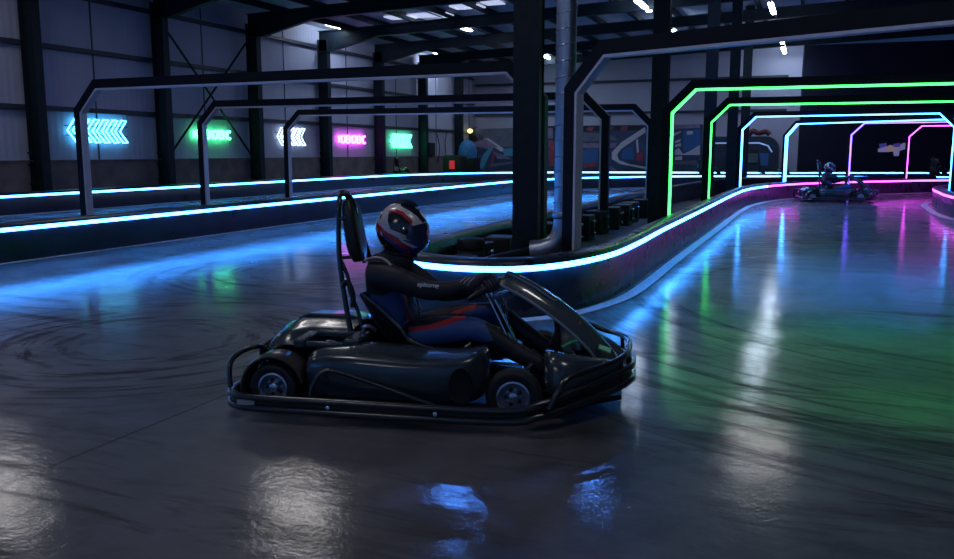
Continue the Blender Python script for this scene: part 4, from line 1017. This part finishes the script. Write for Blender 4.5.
# helmet
HC = Vector((.562, .55, .952))
polys = [(1, [(235,140),(262,118),(330,140),(388,196),(392,235),(330,285),(258,255),(235,200)]), (2, [(232,125),(262,104),(335,128),(400,190),(404,245),(388,240),(384,204),(328,152),(262,128),(240,145)]),
         (3, [(185,270),(260,290),(330,330),(440,350),(478,350),(460,420),(400,500),(300,500),(230,420)]), (2, [(110,205),(135,205),(205,255),(300,330),(352,372),(372,410),(366,455),(340,450),(345,410),(300,362),(200,290),(115,235)]),
         (1, [(95,255),(180,300),(250,360),(320,430),(300,520),(90,520)]), (2, [(150,262),(175,268),(182,320),(168,318)]), (0, [(300,300),(330,330),(430,392),(400,400),(330,350)]),
         (1, [(300,66),(345,70),(420,120),(470,200),(460,215),(425,165),(370,120),(310,90)]), (1, [(150,90),(190,100),(175,200),(160,150)]), (0, [(350,110),(380,130),(375,140),(345,122)])]
bm = B(); NU, NV = 220, 150
def hp(az, el, k=1.0):
    ce_, se_ = cos(el), sin(el); ca, sa = cos(az), sin(az)
    x, y, z = ca * ce_, sa * ce_, se_
    ax = .152 + (.010 if x > 0 else .0)
    X = x * ax; Y_ = y * .126; Z = z * .160
    if x > 0 and z < 0: X += .02 * min(1, -z * 2.2) * x
    if x < 0 and z < 0: X *= 1 - .18 * (-z)
    if z < -.8: Z = -.8 * .168 + (z + .8) * .05
    v = Vector((X, Y_, Z)) * k
    return HC + Matrix.Rotation(radians(7), 3, 'Y') @ v
vv = [[bm.verts.new(hp(2*pi*i/NU, -pi/2 + pi * j / NV)) for i in range(NU)] for j in range(1, NV)]
for j in range(NV - 2):
    for i in range(NU):
        f = bm.faces.new((vv[j][i], vv[j][(i+1) % NU], vv[j+1][(i+1) % NU], vv[j+1][i]))
        c = f.calc_center_median() - HC; px_ = 292 + c.x / .160 * 188; py_ = 275 - c.z / .158 * 205; mi = 0
        for m__, pol in polys:
            if in_poly(px_, py_, pol): mi = m__
        f.material_index = mi
bm.faces.new(vv[0][::-1]); bm.faces.new(vv[-1])
helm = toD(obj('helmet', bm, [HW, HB, HR, HBL], angle=60))
bm = B(); g = []
for i in range(25):
    az = radians(-68 + 136 * i / 24); t_ = abs(az) / radians(68)
    lo_, hi_ = radians(-20 + 9 * t_ ** 2), radians(24 - 12 * t_ ** 2)
    g.append([hp(az, lo_ + (hi_ - lo_) * q / 8, 1.03) for q in range(9)])
sheet(bm, g, .004)
vo = obj('visor', bm, VIS, helm, angle=60)
bm = B(); M = Matrix.Rotation(pi/2, 4, 'X')
for s in (-1, 1): lathe(bm, [(.02, -.01), (.022, .0), (.012, .012)], Matrix.Translation(hp(radians(72 * s), radians(4), 1.02)) @ (Matrix.Rotation(-s * pi/2, 4, 'X')), 14)
obj('visor_pivot', bm, HB, helm)
bm = B()
for s in (-1, 0, 1):
    tube(bm, [hp(radians(0), radians(90 - q), 1.02) + Vector((0, .03 * s, 0)) for q in (28, 18, 6, -6, -16)], [.006, .011, .012, .011, .006], 8)
obj('helmet_vent', bm, HB, helm)
bm = B(); tube(bm, [hp(radians(a), radians(-55), 1.0) for a in range(0, 360, 15)], .012, 8, closed=True); obj('helmet_trim', bm, HB, helm)
bm = B(); lathe(bm, [(.078, -.02), (.085, 0), (.082, .06), (.07, .08)], Matrix.Translation((.545, .55, .745)) @ Matrix.Rotation(radians(12), 4, 'Y'), 24); toD(obj('neck_collar', bm, SUITB))
bm = B(); tube(bm, smooth_path([(.5, .47, .74), (.56, .43, .64), (.62, .45, .52), (.66, .48, .42)], 4), .012, 8, flat=.4); tube(bm, smooth_path([(.5, .63, .74), (.58, .66, .64), (.63, .64, .52), (.66, .6, .42)], 4), .012, 8, flat=.4)

tb = obj('chest_strap', bm, mat('strap_navy', (.03, .04, .12), .6)); toD(tb)

# ------------------------------------------------------------------ distant karts and drivers
def place(px, py, z, rz, klab, dlab, dist=None):
    p = atz(px, py, z); k2 = copy_tree(K); d2 = copy_tree(D)
    M = Matrix.Rotation(rz, 3, 'Z'); off = M @ Vector((-.88, -.55, 0))
    k2.location = p + off; k2.location.z = 0; k2.rotation_euler.z = rz; k2['label'] = klab
    dl = M @ (pelv - Vector((0, 0, .12))); d2.location = k2.location + dl; d2.rotation_euler.z = rz; d2['label'] = dlab
    for o in (k2, d2): o['group'] = 'distant karts and drivers'
    return k2, d2
place(839, 201, 0, radians(14), 'dark go-kart far away on the right lane near the pink-lit floor', 'distant driver in dark suit seated in the kart on the right lane')
p = atY(948, 178, 37.5)
k3 = copy_tree(K); d3 = copy_tree(D); rz = radians(60); M = Matrix.Rotation(rz, 3, 'Z')
p = atY(942, 170, 41.0); k3.location = (p.x, 40.6, 0); k3.rotation_euler.z = rz; k3['label'] = 'very distant dark go-kart behind the far barrier at the right edge'
d3.location = k3.location + M @ (pelv - Vector((0, 0, .12))); d3.rotation_euler.z = rz; d3['label'] = 'very distant driver whose helmet shows above the far barrier at the right edge'
for o in (k3, d3): o['group'] = 'distant karts and drivers'
for px, yy, rz, lab in ((434, 34.5, 1.5708, 'dark go-kart parked beyond the track next to the black cabinet'), (712, 39.0, .9, 'dark go-kart parked in front of the booth, by the second green gantry'), (762, 39.6, .1, 'dark go-kart parked in front of the louvred booth window')):
    k4 = copy_tree(K); k4.location = (atY(px, 176, yy).x - .4, yy, 0); k4.rotation_euler.z = rz; k4['label'] = lab
    if px == 434: k4.location = (-16.72, 33.4, 0)
    k4['group'] = 'parked go-karts'  # k4['group'] = 'parked go-karts'
